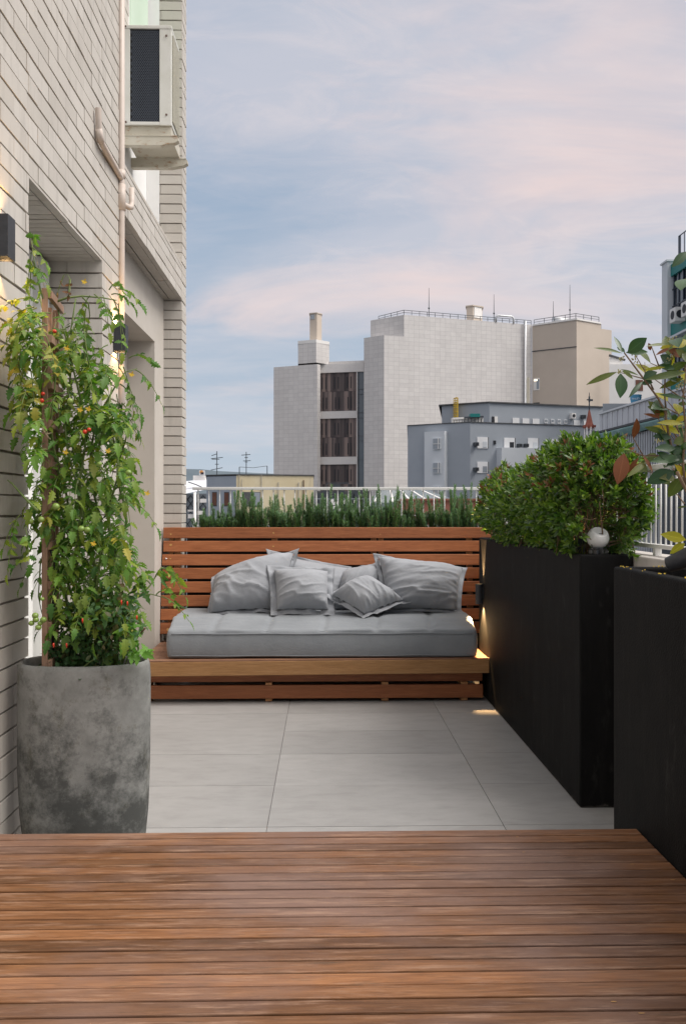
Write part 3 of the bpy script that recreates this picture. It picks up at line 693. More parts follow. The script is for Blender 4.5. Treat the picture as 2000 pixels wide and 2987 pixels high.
# ------------------------------------------------------------------ pillows
def pillow(label, TL, TR, BR, BLc, thick, seed, fl=.11, wr=1.0, wang=0.0, name='pillow', pinch=.05):
    TL, TR, BR, BLc = V(TL), V(TR), V(BR), V(BLc); n = 44
    nrm = ((TR - TL).cross(TL - BLc)).normalized()      # towards viewer side fixed below
    if nrm.y > 0: nrm = -nrm
    t = thing(name, label, 'pillow', tuple((BR + BLc) / 2), 'grey pillows on the bench')
    inner = 1 - 2 * fl
    def P(u, v, side):
        a, b = (u - .5) * 2, (v - .5) * 2
        ab, bb = a / inner, b / inner
        # edges bow inwards between the pointed corners
        ua = .5 + .5 * a * (1 - pinch * (1 - b * b)); vb = .5 + .5 * b * (1 - pinch * (1 - a * a))
        base = TL.lerp(TR, ua).lerp(BLc.lerp(BR, ua), 1 - vb)
        inside = abs(ab) < 1 and abs(bb) < 1
        h = 0
        if inside:
            h = (max(0, 1 - abs(ab) ** 2.6) * max(0, 1 - abs(bb) ** 2.6)) ** .55 * thick * 1.55
            w = min(1, h / (thick * .5))
            q = V((a * 1.3 + seed, b * 1.3, seed * 3.1)); ca, sa = math.cos(wang), math.sin(wang)
            x, y = a * ca + b * sa, -a * sa + b * ca
            r1 = 1 - 2 * abs(noise.noise(V((x * 1.1 + seed, y * 3.4, seed)))); r2 = 1 - 2 * abs(noise.noise(V((x * 2.0 + seed * 2, y * 6.5, seed + 5))))
            low = max(0, -b * .6 + .5)
            h += wr * w * (.013 * max(0, r1) ** 4 * (.25 + low) + .005 * max(0, r2) ** 4 * (.1 + low) + .016 * noise.noise(q))
            # radial puckers by the seam
            e = max(abs(ab), abs(bb)); h += .006 * wr * max(0, e - .6) / .4 * noise.noise(V((math.atan2(b, a) * 7, seed, 0)))
        else:
            h = .024 * noise.noise(V((a * 2.4 + seed, b * 2.4, 2))) + .010 * noise.noise(V((a * 6, b * 6, seed)))
            h -= .012
            if side < 0: h -= .003
            return base + nrm * h
        return base + nrm * h * side
    body, fla = MB(), MB()
    def cell(lo, hi, mbx, us, vs):
        idx = {}
        for side in (1, -1):
            for i, u in enumerate(us):
                for j, v in enumerate(vs): idx[(side, i, j)] = len(mbx.v); mbx.v.append(tuple(P(u, v, side)))
        return idx
    us = [fl + inner * i / n for i in range(n + 1)]; us[0] += 1e-4; us[-1] -= 1e-4
    idx = cell(0, 0, body, us, us)
    for side in (1, -1):
        for i in range(n):
            for j in range(n):
                q = (idx[(side, i, j)], idx[(side, i + 1, j)], idx[(side, i + 1, j + 1)], idx[(side, i, j + 1)])
                body.f.append(q if side > 0 else q[::-1])
    body.build('pillow_body', M['cloth'], t, True)
    m = 4; us2 = [fl * i / m for i in range(m)] + [fl + inner * i / 30 for i in range(31)] + [1 - fl + fl * (i + 1) / m for i in range(m)]
    us2[m] -= 1e-3; us2[m + 30] += 1e-3
    idx = cell(0, 0, fla, us2, us2); N = len(us2)
    for side in (1, -1):
        for i in range(N - 1):
            for j in range(N - 1):
                if m <= i < m + 30 and m <= j < m + 30: continue
                q = (idx[(side, i, j)], idx[(side, i + 1, j)], idx[(side, i + 1, j + 1)], idx[(side, i, j + 1)])
                fla.f.append(q if side > 0 else q[::-1])
    for i in range(N - 1):
        for (p, q) in (((i, 0), (i + 1, 0)), ((i, N - 1), (i + 1, N - 1)), ((0, i), (0, i + 1)), ((N - 1, i), (N - 1, i + 1))):
            fla.f.append((idx[(1, *p)], idx[(1, *q)], idx[(-1, *q)], idx[(-1, *p)]))
    fla.build('flange', M['cloth'], t, True)
    return t
def c3(x, y): return (400 + x / 1.4933, 1350 + y / 1.4933)
def pp(x, y, Y): return pt(*c3(x, y), Y)
pillow('large grey pillow leaning at a slant, leftmost on the bench', pp(318, 490, 5.90), pp(705, 368, 5.93), pp(650, 650, 5.70), pp(298, 662, 5.66), .10, 1.7, .05, 1.5, -.6)
pillow('grey pillow half hidden behind the slanting and small square pillows', pp(560, 372, 5.99), pp(935, 452, 5.98), pp(915, 660, 5.86), pp(600, 660, 5.87), .06, 4.2, .05, .8, .3)
pillow('grey pillow tucked behind the tilted small one at the middle of the bench', pp(880, 462, 5.97), pp(1092, 412, 5.97), pp(1080, 655, 5.80), pp(835, 655, 5.80), .07, 7.9, .07, .8, .8)
pillow('large wide grey pillow with deep creases, rightmost on the bench', pp(1026, 392, 5.90), pp(1440, 452, 5.88), pp(1412, 652, 5.66), pp(1068, 652, 5.68), .105, 2.9, .05, 1.6, .25)
pillow('small square grey pillow standing upright in front of the others', pp(562, 440, 5.72), pp(862, 452, 5.74), pp(862, 662, 5.56), pp(580, 664, 5.55), .085, 9.3, .10, .8, .4)
pillow('small grey pillow lying tilted on one corner in front of the others', pp(815, 575, 5.62), pp(988, 484, 5.75), pp(1196, 600, 5.62), pp(985, 672, 5.46), .08, 5.5, .09, 1.0, 1.2, pinch=.03)
# ------------------------------------------------------------------ wooden deck in front
mb = MB(); y = .3
while y < 2.47:
    x1 = .914 + R.uniform(-.002, 0)
    mb.box(-1.0, x1, y, min(y + .0418, 2.472), .245, .27 + R.uniform(-.0012, .0012)); y += .0472
deck = mb.build('wooden_deck', M['deck']); bevel(deck, .0025, 2); tag(deck, 'low raised deck of narrow weathered reddish brown boards', 'deck')
mb = MB()
for x in (-.95, -.3, .3, .86): mb.box(x, x + .045, .32, 2.45, 0, .244)
mb.build('joist', M['bench_post'], deck)
mb = MB()
for k in range(9):
    j = R.randint(25, 45); x = R.uniform(-.9, .9) if k < 0 else R.uniform(.5, .89); y = .3 + .0472 * j + R.uniform(.012, .034); r = R.uniform(.0016, .0034); n = len(mb.v)
    mb.v += [(x + 2.6 * r * math.cos(q * .785) * R.uniform(.6, 1.2), y + .7 * r * math.sin(q * .785) * R.uniform(.6, 1.2), .27145) for q in range(8)]; mb.f.append(tuple(range(n, n + 8)))
o = mb.build('filled_knots', M['knot'], deck); o['kind'] = 'stuff'
# ------------------------------------------------------------------ concrete pot, trellis
PCX, PCY, PR = -.783, 2.80, .2115
pot = thing('plant_pot', 'tall oval weathered concrete pot with dark stains holding the tomato vine', 'plant pot', (PCX, PCY, 0))
RZ = .712
prof = [(.15, 0), (.172, .012), (.186, .06), (.197, .14), (.2055, .22), (.2100, .36), (.2115, .52), (.2115, .66), (.2105, .695), (.207, .708), (.201, RZ), (.194, .708), (.190, .69), (.187, .62), (.10, .615)]
mb = MB(); mb.lathe((PCX, PCY, 0), prof, 72, 2.3, .62)
for i, v in enumerate(mb.v):
    x, y, z = v; d = .0022 * noise.noise(V((x * 7, y * 7, z * 6))) + .0010 * noise.noise(V((x * 25, y * 25, z * 25))); mb.v[i] = (x + d, y + d, z + d * .6)
mb.build('pot_body', M['concrete_pot'], pot, True)
mb = MB(); mb.lathe((PCX, PCY, 0), [(.001, .60), (.186, .635), (.10, .645), (.001, .65)], 36, 2.3, .62); mb.build('soil', M['soil'], pot, True)
tr = thing('trellis', 'narrow brown wooden ladder trellis standing in the concrete pot', 'trellis', (-.88, 2.8, .65))
ta, tb = V((-.884, 2.715, 0)), V((-.909, 2.905, 0)); up = V((0, 0, 1))
for s, z0, z1 in ((0, .655, 1.905), (.38, .66, 1.86), (.69, .66, 1.86), (1, .66, 1.88)):
    p = ta.lerp(tb, s); mb = MB(); mb.bar(p + up * z0, p + up * z1, .018, .018, (1, .2, 0)); bevel(mb.build('post', M['trellis'], tr), .0015, 1)
dirn = (tb - ta).normalized()
for z in (1.885, 1.745, 1.60, 1.475, 1.345, 1.215, 1.09, .965, .835, .715):
    mb = MB(); p0 = ta + V((.0165, 0, 0)) - dirn * .006; mb.bar(p0 + up * z, p0 + dirn * .215 + up * z, .014, .026); bevel(mb.build('rung', M['trellis'], tr), .0015, 1)
mb = MB(); mb.tube([pt(97, 738, 2.66), pt(103, 742, 2.66), pt(133, 850, 2.72), pt(136, 860, 2.72)], .0018, 6); mb.build('stay_wire', M['wire'], tr)
mb = MB(); mb.tube([pt(128, 1236, 2.70), pt(124, 1252, 2.695), pt(134, 1264, 2.69), pt(140, 1275, 2.69), pt(147, 1281, 2.70)], .0022, 5); mb.tube([pt(131, 1262, 2.69), pt(140, 1265, 2.69), pt(150, 1262, 2.70)], .002, 5); mb.build('string_tie', M['string'], tr)
mb = MB(); mb.tube([pt(146, 1600, 2.72), pt(160, 1640, 2.74), pt(162, 1690, 2.74), pt(158, 1740, 2.74), pt(152, 1800, 2.74), pt(155, 1900, 2.76)], .0042, 8); mb.build('hose', M['hose'], tr, True)
mb = MB()
q = pt(104, 1466, 2.95); mb.tube([q + V((.014 * math.cos(k * .524), 0, .014 * math.sin(k * .524))) for k in range(12)], .0016, 6); mb.tube([q + V((-.014, 0, 0)), q + V((-.04, 0, .005))], .0016, 6)
o = mb.build('wall_hook', M['wire']); tag(o, 'small wire eye hook in the brick corner beside the vine', 'hook')
# ------------------------------------------------------------------ leaf shapes
def leaf(mb, base, d, n, L, W, prof, fold=.25, droop=.3, uv=False):
    """strip leaf: 3 verts per station; d axis, n face normal"""
    d = d.normalized(); s = d.cross(n)
    if s.length < 1e-4: s = d.cross(V((0.3, .9, .1)))
    s.normalize(); n = s.cross(d).normalized(); k = len(prof); b = len(mb.v)
    for i, w in enumerate(prof):
        t = i / (k - 1); c = base + d * (L * t) - n * (droop * L * t * t); ww = w * W
        e = n * (fold * ww)
        mb.v += [tuple(c - s * ww + e), tuple(c), tuple(c + s * ww + e)]
    for i in range(k - 1):
        a = b + i * 3
        for j in (0, 1):
            mb.f.append((a + j, a + j + 1, a + j + 4, a + j + 3))
            if uv:
                t0, t1 = i / (k - 1), (i + 1) / (k - 1); u0, u1 = j * .5, j * .5 + .5
                mb.uv[len(mb.f) - 1] = [(u0, t0), (u1, t0), (u1, t1), (u0, t1)]
OVAL = [.04, .55, .9, 1.0, .85, .5, .03]
LANCE = [.08, .75, 1.0, .8, .03]
TOM = [.05, .75, .42, 1.0, .52, .85, .36, .48, .18, .03]
def rv(r=1.0): return V((R.uniform(-r, r), R.uniform(-r, r), R.uniform(-r, r)))
def tomato_leaf(mb, stem, base, d, L, droop=.5, nl=3, size=1.0):
    d = d.normalized(); up = V((0, 0, 1)); side = d.cross(up)
    if side.length < .1: side = V((1, 0, 0))
    side.normalize(); pts = []
    for i in range(7):
        t = i / 6; pts.append(base + d * (L * t) - up * (droop * L * t * t))
    stem.tube(pts, [.0022 - .0014 * i / 6 for i in range(7)], 4, False)
    n0 = side.cross(d).normalized()
    if n0.z < 0: n0 = -n0
    for i in range(nl):
        t = .35 + .5 * i / max(1, nl - 1); c = pts[min(6, int(t * 6))]; fw = (pts[min(6, int(t * 6) + 1)] - pts[int(t * 6) - 1]).normalized()
        for sg in (-1, 1):
            ld = (fw * .55 + side * sg + rv(.25) - up * R.uniform(-.35, .45)).normalized()
            l = R.uniform(.027, .043) * size * (1 - .1 * abs(i - 1)); leaf(mb, c, ld, (n0 + rv(.35)).normalized(), l, l * R.uniform(.28, .37), TOM, R.uniform(-.1, .4), R.uniform(.15, .6))
    fw = (pts[6] - pts[5]).normalized(); l = R.uniform(.036, .052) * size
    leaf(mb, pts[6], (fw + rv(.15)).normalized(), (n0 + rv(.3)).normalized(), l, l * .33, TOM, R.uniform(0, .4), R.uniform(.2, .6))
# ------------------------------------------------------------------ tomato plant
def interp(tab, y):
    for (y0, a0, b0), (y1, a1, b1) in zip(tab, tab[1:]):
        if y0 <= y <= y1:
            t = (y - y0) / (y1 - y0); return a0 + (a1 - a0) * t, b0 + (b1 - b0) * t
    return tab[-1][1:] if y > tab[-1][0] else tab[0][1:]
CORE = [(880, 60, 200), (960, 60, 260), (1060, 55, 320), (1160, 55, 345), (1240, 60, 370), (1320, 80, 385), (1420, 110, 380), (1520, 130, 378), (1620, 140, 385), (1700, 150, 400), (1770, 160, 400), (1830, 190, 400)]
tom = thing('tomato_plant', 'tall tangled tomato vine with green and red fruit climbing the trellis', 'plant', (PCX, PCY, .64))
lf, yl, st, dr = MB(), MB(), MB(), MB()
def YD(x): return R.uniform(2.66, 2.98) if x > 120 else R.uniform(2.52, 2.72)
# main stems
for i, (xb, xt, yt) in enumerate(((200, 110, 850), (250, 180, 900), (300, 260, 960), (330, 330, 1130), (280, 210, 870), (345, 360, 1230), (225, 140, 1010))):
    p = []
    for k in range(13):
        t = k / 12; x = xb + (xt - xb) * t + 16 * math.sin(k * 1.3 + i); y = 1925 + (yt - 1925) * t
        p.append(pt(x, y, 2.80 + .07 * math.sin(i * 2.1 + k * .5)))
    st.tube(p, [.0055 - .003 * k / 12 for k in range(13)], 6)
cx0 = pt(245, 1400, 2.82)
for k in range(470):
    y = 900 + 930 * R.random() ** .95
    a, b = interp(CORE, y); x = R.uniform(a, b); Y = YD(x); p = pt(x, y, Y)
    out = V((p.x - cx0.x, (p.y - cx0.y) * 1.2 - .06, .0)) * 3 + V((R.uniform(-.5, .5), R.uniform(-.8, .3), R.uniform(-.35, .25)))
    if out.length < .1: out = V((.3, -.5, 0))
    tgt = yl if (x < 165 and y < 1150 and R.random() < .26) or R.random() < .02 else lf
    if p.x - .02 < XA and Y < 2.96: out.x = abs(out.x) * .4
    tomato_leaf(tgt, st, p - out.normalized() * .05, out, R.uniform(.07, .12), R.uniform(.3, .9), R.choice((2, 3, 3, 4)), R.uniform(.85, 1.15))
def arm(poly, Ys, r=.003, leaves=(), target=None, L=.085, size=.9):
    P = [pt(x, y, Ys + .02 * i) for i, (x, y) in enumerate(poly)]
    st.tube(P, [r * (1 - .6 * i / (len(P) - 1)) for i in range(len(P))], 6)
    for (x, y, dx, dz) in leaves:
        tomato_leaf(target or lf, st, pt(x, y, Ys + .02), V((dx, R.uniform(-.3, .1), dz)), L * R.uniform(.85, 1.1), R.uniform(.5, 1.0), 3, size)
arm([(150, 885), (195, 868), (240, 863), (300, 868), (340, 876)], 2.80, .0045, [(262, 862, -.2, -.2), (275, 858, .5, -.3), (300, 860, .2, -.5), (325, 858, 1, .25), (345, 842, 1, -.1), (330, 872, .5, -.9), (345, 885, .2, -1), (250, 900, -.1, -1), (255, 950, -.1, -1), (245, 1000, .1, -1), (318, 845, .3, .6)])
arm([(240, 866), (258, 885), (262, 920), (252, 970)], 2.80, .003)
arm([(200, 866), (204, 840), (206, 815), (196, 800), (185, 802)], 2.80, .002)
tomato_leaf(dr, st, pt(186, 803, 2.80), V((-.4, 0, -.9)), .06, .3, 2, .6); tomato_leaf(dr, st, pt(203, 815, 2.8), V((-.1, 0, -1)), .04, .3, 2, .5)
arm([(300, 1190), (340, 1120), (365, 1085), (400, 1075)], 2.80, .0035, [(330, 1080, -.8, -.1), (345, 1068, .4, -.5), (360, 1070, .3, -.8), (375, 1045, .4, .3), (395, 1078, 1, -.4), (350, 1120, .6, -.3), (365, 1135, .8, -.7), (340, 1150, .2, -.8)])
arm([(280, 1330), (300, 1260), (345, 1190), (365, 1175)], 2.78, .0035, [(330, 1190, .8, -.1), (355, 1175, .8, -.7), (345, 1210, 1, -.5), (315, 1230, .8, -.8), (290, 1245, .1, .3)])
arm([(350, 1490), (372, 1450), (395, 1425), (420, 1430)], 2.82, .003, [(385, 1425, .2, .6), (390, 1400, .5, -.6), (378, 1420, -.3, .6)], L=.05, size=.7)
arm([(365, 1465), (385, 1468), (400, 1470)], 2.82, .0022, [(398, 1470, 1, -.45)], L=.09, size=.85)
arm([(395, 1745), (420, 1728), (440, 1705), (455, 1680), (470, 1655)], 2.74, .0038, [(440, 1705, -.5, .8), (452, 1685, .3, .9), (465, 1662, .7, .4), (470, 1655, .9, -.3), (425, 1720, -.4, .9), (400, 1690, .3, .4)], L=.075)
arm([(415, 1735), (440, 1733), (465, 1740), (480, 1742)], 2.72, .0026, [(470, 1740, 1, -.2), (455, 1735, .5, .6)], L=.10)
arm([(125, 870), (112, 820), (100, 760), (92, 700)], 2.66, .003, [(95, 700, .1, .2), (92, 720, .7, -.4), (92, 735, -.2, -.9), (98, 775, .7, -.3), (90, 790, -.1, -1), (95, 760, .3, -.7)], L=.06, size=.85)
arm([(110, 1490), (70, 1450), (35, 1410), (22, 1400)], 2.55, .004, [(60, 1500, -.3, -.3), (50, 1520, -.3, -.9), (75, 1540, .2, -.9), (40, 1560, -.2, -1)], L=.07)
arm([(150, 1560), (118, 1640), (112, 1740), (122, 1790)], 2.70, .003, [(118, 1500, -.5, -.3), (115, 1560, -.5, -.4), (105, 1640, -.5, -.3), (108, 1600, -.6, .1)], L=.06, size=.8)
for (x, y, dx, dz) in ((75, 870, -1, .1), (100, 895, -.9, -.1), (60, 930, -.3, -.5), (110, 940, .5, -.6), (75, 960, -.4, -.2), (130, 1010, .4, -.3), (60, 1010, -.1, -.7), (50, 1050, .2, -.8), (90, 1040, -.3, -.6), (90, 1080, .2, -.8)):
    tomato_leaf(yl, st, pt(x, y, 2.60), V((dx, R.uniform(-.3, .2), dz)), .08, .5, 3, 1.0)
lf.build('leaves', M['tomato_leaf'], tom); yl.build('yellow_leaves', M['yellow_leaf'], tom)['label'] = 'yellowing leaves'
dr.build('withered_leaves', M['dry_leaf'], tom); st.build('stems', M['stem'], tom, True)
def crop6(x, y): return 20 + x / 3.733, 800 + y / 3.733
def crop7(x, y): return 20 + x / 2.904, 1300 + y / 2.904
fr = [(*crop6(690, 1380), 35 / 3.733, 0), (*crop6(745, 1315), 5.5, 0), (*crop6(670, 1215), 6, 0), (*crop6(305, 1575), 9.3, 0), (*crop6(275, 1515), 9, 0), (*crop6(358, 1580), 5.5, 0), (*crop6(325, 297), 6, 0), (*crop6(378, 1375), 7.5, 1), (*crop6(392, 1300), 6, 1), (*crop6(380, 1420), 5, 0), (*crop6(600, 730), 8, 0), (*crop6(345, 1520), 8.5, 0), (*crop6(165, 1300), 6, 0), (*crop6(850, 1715), 7, 1), (*crop6(895, 1690), 6, 1), (*crop6(520, 620), 6, 1),
      (*crop7(415, 515), 11, 0), (*crop7(630, 705), 10.3, 0), (*crop7(680, 712), 9.5, 0), (*crop7(1030, 228), 9, 0), (*crop7(785, 155), 7.5, 0), (*crop7(195, 640), 10, 0), (*crop7(290, 625), 9.5, 0), (*crop7(240, 1440), 9.5, 0), (*crop7(245, 1475), 9, 0), (*crop7(208, 1505), 8.3, 0), (*crop7(310, 1475), 9.5, 0), (*crop7(267, 1540), 9, 0), (*crop7(282, 1505), 7.5, 0), (*crop7(300, 1300), 6, 0)]
for x, y, r, red in fr:
    Y = 2.60; mb = MB(); mb.sphere(pt(x, y, Y), r * Y / F, 14, 9, .93)
    o = mb.build('tomato', M['red_fruit' if red else 'green_fruit'], tom, True)
    if red: o['label'] = 'ripe red tomato'
for (x, y) in ((*crop6(250, 520),), (*crop6(655, 800),), (*crop6(845, 75),), (*crop6(800, 1470),), (*crop6(1360, 1085),), (*crop6(890, 1460),), (430, 1437), (*crop7(735, 825),), (*crop7(860, 40),), (*crop7(500, 50),)):
    mb = MB(); p = pt(x, y, 2.62)
    for k in range(5):
        a = k * 1.256; leaf(mb, p, V((math.cos(a), -.4, math.sin(a) - .5)), V((0, -1, 0)), .010, .0026, LANCE, .2, .2)
    mb.build('flower', M['yellow_flower'], tom)
# ------------------------------------------------------------------ chili plant and young green plant in the pot
ch = thing('chili_plant', 'low dark small leaved plant with tiny red peppers at the pot rim', 'plant', (PCX + .02, PCY - .05, .64))
lf, st = MB(), MB(); cps = []
for i in range(20):
    b = V((R.uniform(PCX - .13, PCX + .12), R.uniform(2.72, 2.84), .645)); tip = pt(R.uniform(165, 395), R.uniform(1725, 1870), R.uniform(2.60, 2.85))
    mid = b.lerp(tip, .5) + rv(.03); P = [b, b.lerp(mid, .5) + rv(.008), mid, mid.lerp(tip, .6) + rv(.01), tip]; st.tube(P, [.003, .0026, .002, .0015, .001], 5)
    for k in range(85):
        t = R.random() ** .7; q = P[0].lerp(P[2], t * 2) if t < .5 else P[2].lerp(P[4], t * 2 - 1)
        q = q + rv(.045)
        if q.z < .735 and ((q.x - PCX) / .19) ** 2 + ((q.y - PCY) / .115) ** 2 > 1: continue
        d = rv(1) + V((0, -.2, .1)); l = R.uniform(.015, .028); leaf(lf, q, d, (rv(.8) + V((0, -.3, .8))).normalized(), l, l * .26, LANCE, .2, .2)
    cps.append(P)
lf.build('leaves', M['chili_leaf'], ch); st.build('stems', M['stem'], ch, True)
for (x, y) in (crop7(970, 1325), crop7(1020, 1335), crop7(1100, 1455), crop7(505, 1690), crop7(640, 1480), crop7(395, 1690)):
    mb = MB(); p = pt(x, y, 2.60); mb.tube([p + V((0, 0, .006)), p, p + V((.001, 0, -.009))], [.002, .003, .001], 7); mb.build('chili_pepper', M['red_fruit'], ch, True)
yg = thing('young_plant', 'small plant with bright yellow green leaves at the pot edge nearest the bench', 'plant', (-.65, 2.78, .64))
lf, st = MB(), MB(); b = V((-.67, 2.78, .64))
for (x, y) in ((345, 1870), (380, 1860), (390, 1890), (360, 1835), (410, 1900), (335, 1860), (425, 1905), (385, 1830), (340, 1885), (372, 1848)):
    tip = pt(x, y, R.uniform(2.66, 2.78)); st.tube([b, b.lerp(tip, .6) + V((0, 0, .01)), tip], [.003, .002, .001], 5)
    for k in range(4):
        l = R.uniform(.03, .045); leaf(lf, tip + rv(.015), V((R.uniform(-.6, .9), R.uniform(-.8, .1), R.uniform(-.7, .5))), (V((0, -.5, .8)) + rv(.4)).normalized(), l, l * .38, TOM, .2, .4)
lf.build('leaves', M['lettuce_leaf'], yg); st.build('stems', M['stem'], yg, True)
mb = MB(); q = pt(380, 1930, 2.75); mb.tube([pt(383, 1925, 2.76), pt(385, 1880, 2.75), pt(412, 1845, 2.72), pt(424, 1832, 2.70)], .0032, 6); mb.tube([pt(385, 1880, 2.75), pt(372, 1850, 2.75)], .0025, 6); mb.build('cut_stem', M['woody'], yg, True)
# ------------------------------------------------------------------ hedge shrub
hd = thing('clipped_shrub', 'dense clipped shrub with glossy small leaves and reddish tips in the long black planter', 'shrub', (1.14, 4.5, 1.0))
lf, rt, st = MB(), MB(), MB()
def hedge_r(y):       # top height and half-width along the planter
    t = (y - 3.40) / (5.62 - 3.40)
    top = 1.478 + .03 * math.sin(t * 9) - .03 * t
    top -= .10 * math.exp(-((y - 4.75) / .28) ** 2) * .6
    hw = .205 + .02 * math.sin(t * 14)
    e = min(1, max(0, (y - 3.37) / .16)) ** .35 * min(1, max(0, (5.47 - y) / .25)) ** .5
    return top, hw, e
def in_hedge(p):
    top, hw, e = hedge_r(p.y)
    if e <= 0: return -1
    cz = 1.03; H = (top - cz) * (.72 + .28 * e); W = hw * (.55 + .45 * e)
    nx = (p.x - 1.145) / W; nz = (p.z - cz) / H
    if nz < .25: nx *= 1 + (.25 - nz) * 3.0
    bump = .16 * noise.noise(p * 6) + .10 * noise.noise(p * 13)
    return 1 + bump - (abs(nx) ** 3 + abs(max(nz, 0)) ** 3.2) ** (1 / 3)
cnt = 0; tries = 0
while cnt < 3900 and tries < 160000:
    tries += 1
    p = V((R.uniform(.86, 1.42), 3.36 + 2.36 * R.random() ** 1.35, R.uniform(1.02, 1.64)))
    if p.y < 3.62 and p.z < 1.16 and abs(p.x - 1.119) < .075: continue
    s = in_hedge(p)
    if s < 0.0 or s > .55: continue
    if s > .16 and R.random() > .38: continue
    cnt += 1
    top, hw, e = hedge_r(p.y)
    out = V(((p.x - 1.145) * 4, (p.y - 4.4) * .25, (p.z - 1.2) * 2.2)) + rv(.5) + V((0, -.25, .25)); out.normalize()
    a = out.cross(V((.2, .3, .9))).normalized(); b = out.cross(a)
    nl = R.randint(6, 9); L0 = R.uniform(.024, .042); tgt = rt if (s < .10 and p.z > 1.25 and R.random() < .10) else lf
    for k in range(nl):
        q = k * 2.4 + R.uniform(-.3, .3); sp = R.uniform(.5, 1.15) if k < nl - 2 else .25
        d = (out + (a * math.cos(q) + b * math.sin(q)) * sp).normalized()
        l = L0 * R.uniform(.7, 1.2); leaf(tgt, p - out * (.02 - .004 * k), d, (out * .9 - d * .3 + rv(.25)).normalized(), l, l * .18, LANCE, .25, R.uniform(.0, .35))
    if R.random() < .25: st.tube([p - out * .11 + rv(.02), p - out * .05, p], [.002, .0016, .001], 4, False)
for i in range(16):
    y = 3.5 + 2.1 * i / 15 + R.uniform(-.03, .03); b0 = V((1.14 + R.uniform(-.02, .02), y, .97))
    for k in range(4):
        tip = V((1.145 + R.uniform(-.17, .17), y + R.uniform(-.16, .16), R.uniform(1.2, 1.38))); m_ = b0.lerp(tip, .45) + rv(.03)
        st.tube([b0, m_, tip], [.005, .0035, .0015], 5)
lf.build('foliage', M['shrub_leaf'], hd); rt.build('young_tips', M['red_tip'], hd)['label'] = 'reddish young shoot tips'; hd.children[1]['kind'] = 'stuff'; st.build('branches', M['woody'], hd, True)
# grass tuft at the front foot of the shrub
mb = MB(); b0 = pt(1660, 1598, 3.75)
for k in range(70):
    d = V((R.uniform(-.6, .6), R.uniform(-.5, .3), 1)); l = R.uniform(.05, .11)
    leaf(mb, V((b0.x + R.uniform(-.02, .05), 3.75 + R.uniform(-.12, .3), PZ - .04)), d, V((R.uniform(-1, 1), -1, .2)).normalized(), l, .0022, [1, .9, .7, .4, .05], .1, R.uniform(.1, .5))
o = mb.build('grass_tuft', mk_leaf('dry grass', [(0.25, 0.24, 0.05), (0.16, 0.20, 0.05), (0.30, 0.22, 0.06)], .6, .3)); tag(o, 'yellowish grass tuft under the shrub beside the white globe', 'grass')
# spike lights
def spike(label, p, aim, e, size=110):
    t = thing('spot_light', label, 'garden light', tuple(p)); aim = V(aim).normalized()
    mb = MB(); mb.tube([p - V((0, 0, .10)), p - V((0, 0, .02))], .006, 8); mb.build('spike', M['black_metal'], t)
    mb = MB(); q = p - aim * .03
    a = aim.cross(V((0, 0, 1))); a = (a if a.length > .1 else V((1, 0, 0))).normalized()
    mb.tube([q - aim * .035, q - aim * .03, q + aim * .05, q + aim * .0495, q + aim * .03], [.012, .022, .03, .026, .022], 20, False); o = mb.build('housing', M['black_metal'], t); autosmooth(o)
    mb = MB(); mb.tube([q + aim * .026, q + aim * .031], .021, 16); mb.build('led', M['bulb'], t)
    spot('lamp_beam', tuple(q + aim * .04), tuple(aim), e, size, .6, .02, t)
spike('small spot light hidden among the shrub stems, glowing yellow', V((1.12, 3.72, PZ + .03)), (.02, .15, 1), 7, 140)
spike('black spot light with copper glow in the nearest planter', V((1.036, 2.40, PZ + .045)), (.72, -.62, .42), 5, 120)
# bits fallen on the nearest planter
mb = MB()
for k in range(26):
    x, y = (R.uniform(.922, .958), R.uniform(1.9, 2.66)) if k < 16 else (R.uniform(.93, 1.2), R.uniform(2.64, 2.675)); r = R.uniform(.0015, .0035); mb.sphere((x, y, PZ + r * .5), r, 6, 4, .6)
o = mb.build('fallen_petals', M['yellow_flower']); tag(o, 'tiny yellowish petals scattered on the rim of the nearest planter', 'petals', kind='stuff')
# white globe
gb = thing('globe_light', 'small white globe on a glossy black base on the planter corner', 'garden light', tuple(pt(1743, 1614, 3.47)))
gp = pt(1743, 1614, 3.47); gp.z = PZ
mb = MB(); mb.lathe(gp, [(.030, 0), (.043, .001), (.043, .017), (.040, .020), (.036, .0205), (.036, .026), (.01, .0262)], 32); o = mb.build('base', M['gloss_black'], gb); autosmooth(o)
mb = MB(); cn = V((.10, -.55, .83)).normalized(); gc = gp + V((0, 0, .066)); r = .045
mb.sphere(gc, r, 40, 28)
for i, v in enumerate(mb.v):
    q = V(v) - gc; h = q.dot(cn)
    if h > .033: q = q - cn * (h - .033) * 1.35; mb.v[i] = tuple(gc + q)
mb.build('globe', M['globe'], gb, True)
mb = MB(); uu = cn.cross(V((1, 0, 0))).normalized(); mb.obox(gc + cn * .0318 + uu * -.017, V((.009, 0, 0)), cn * .001, uu * .0012); mb.build('slot', M['gloss_black'], gb)
for sg in (-1, 1):
    mb = MB(); mb.bar(gp + V((sg * .032, -.031, .027)), gp + V((sg * .036, -.0315, .040)), .003); mb.build('clip', M['gloss_black'], gb)
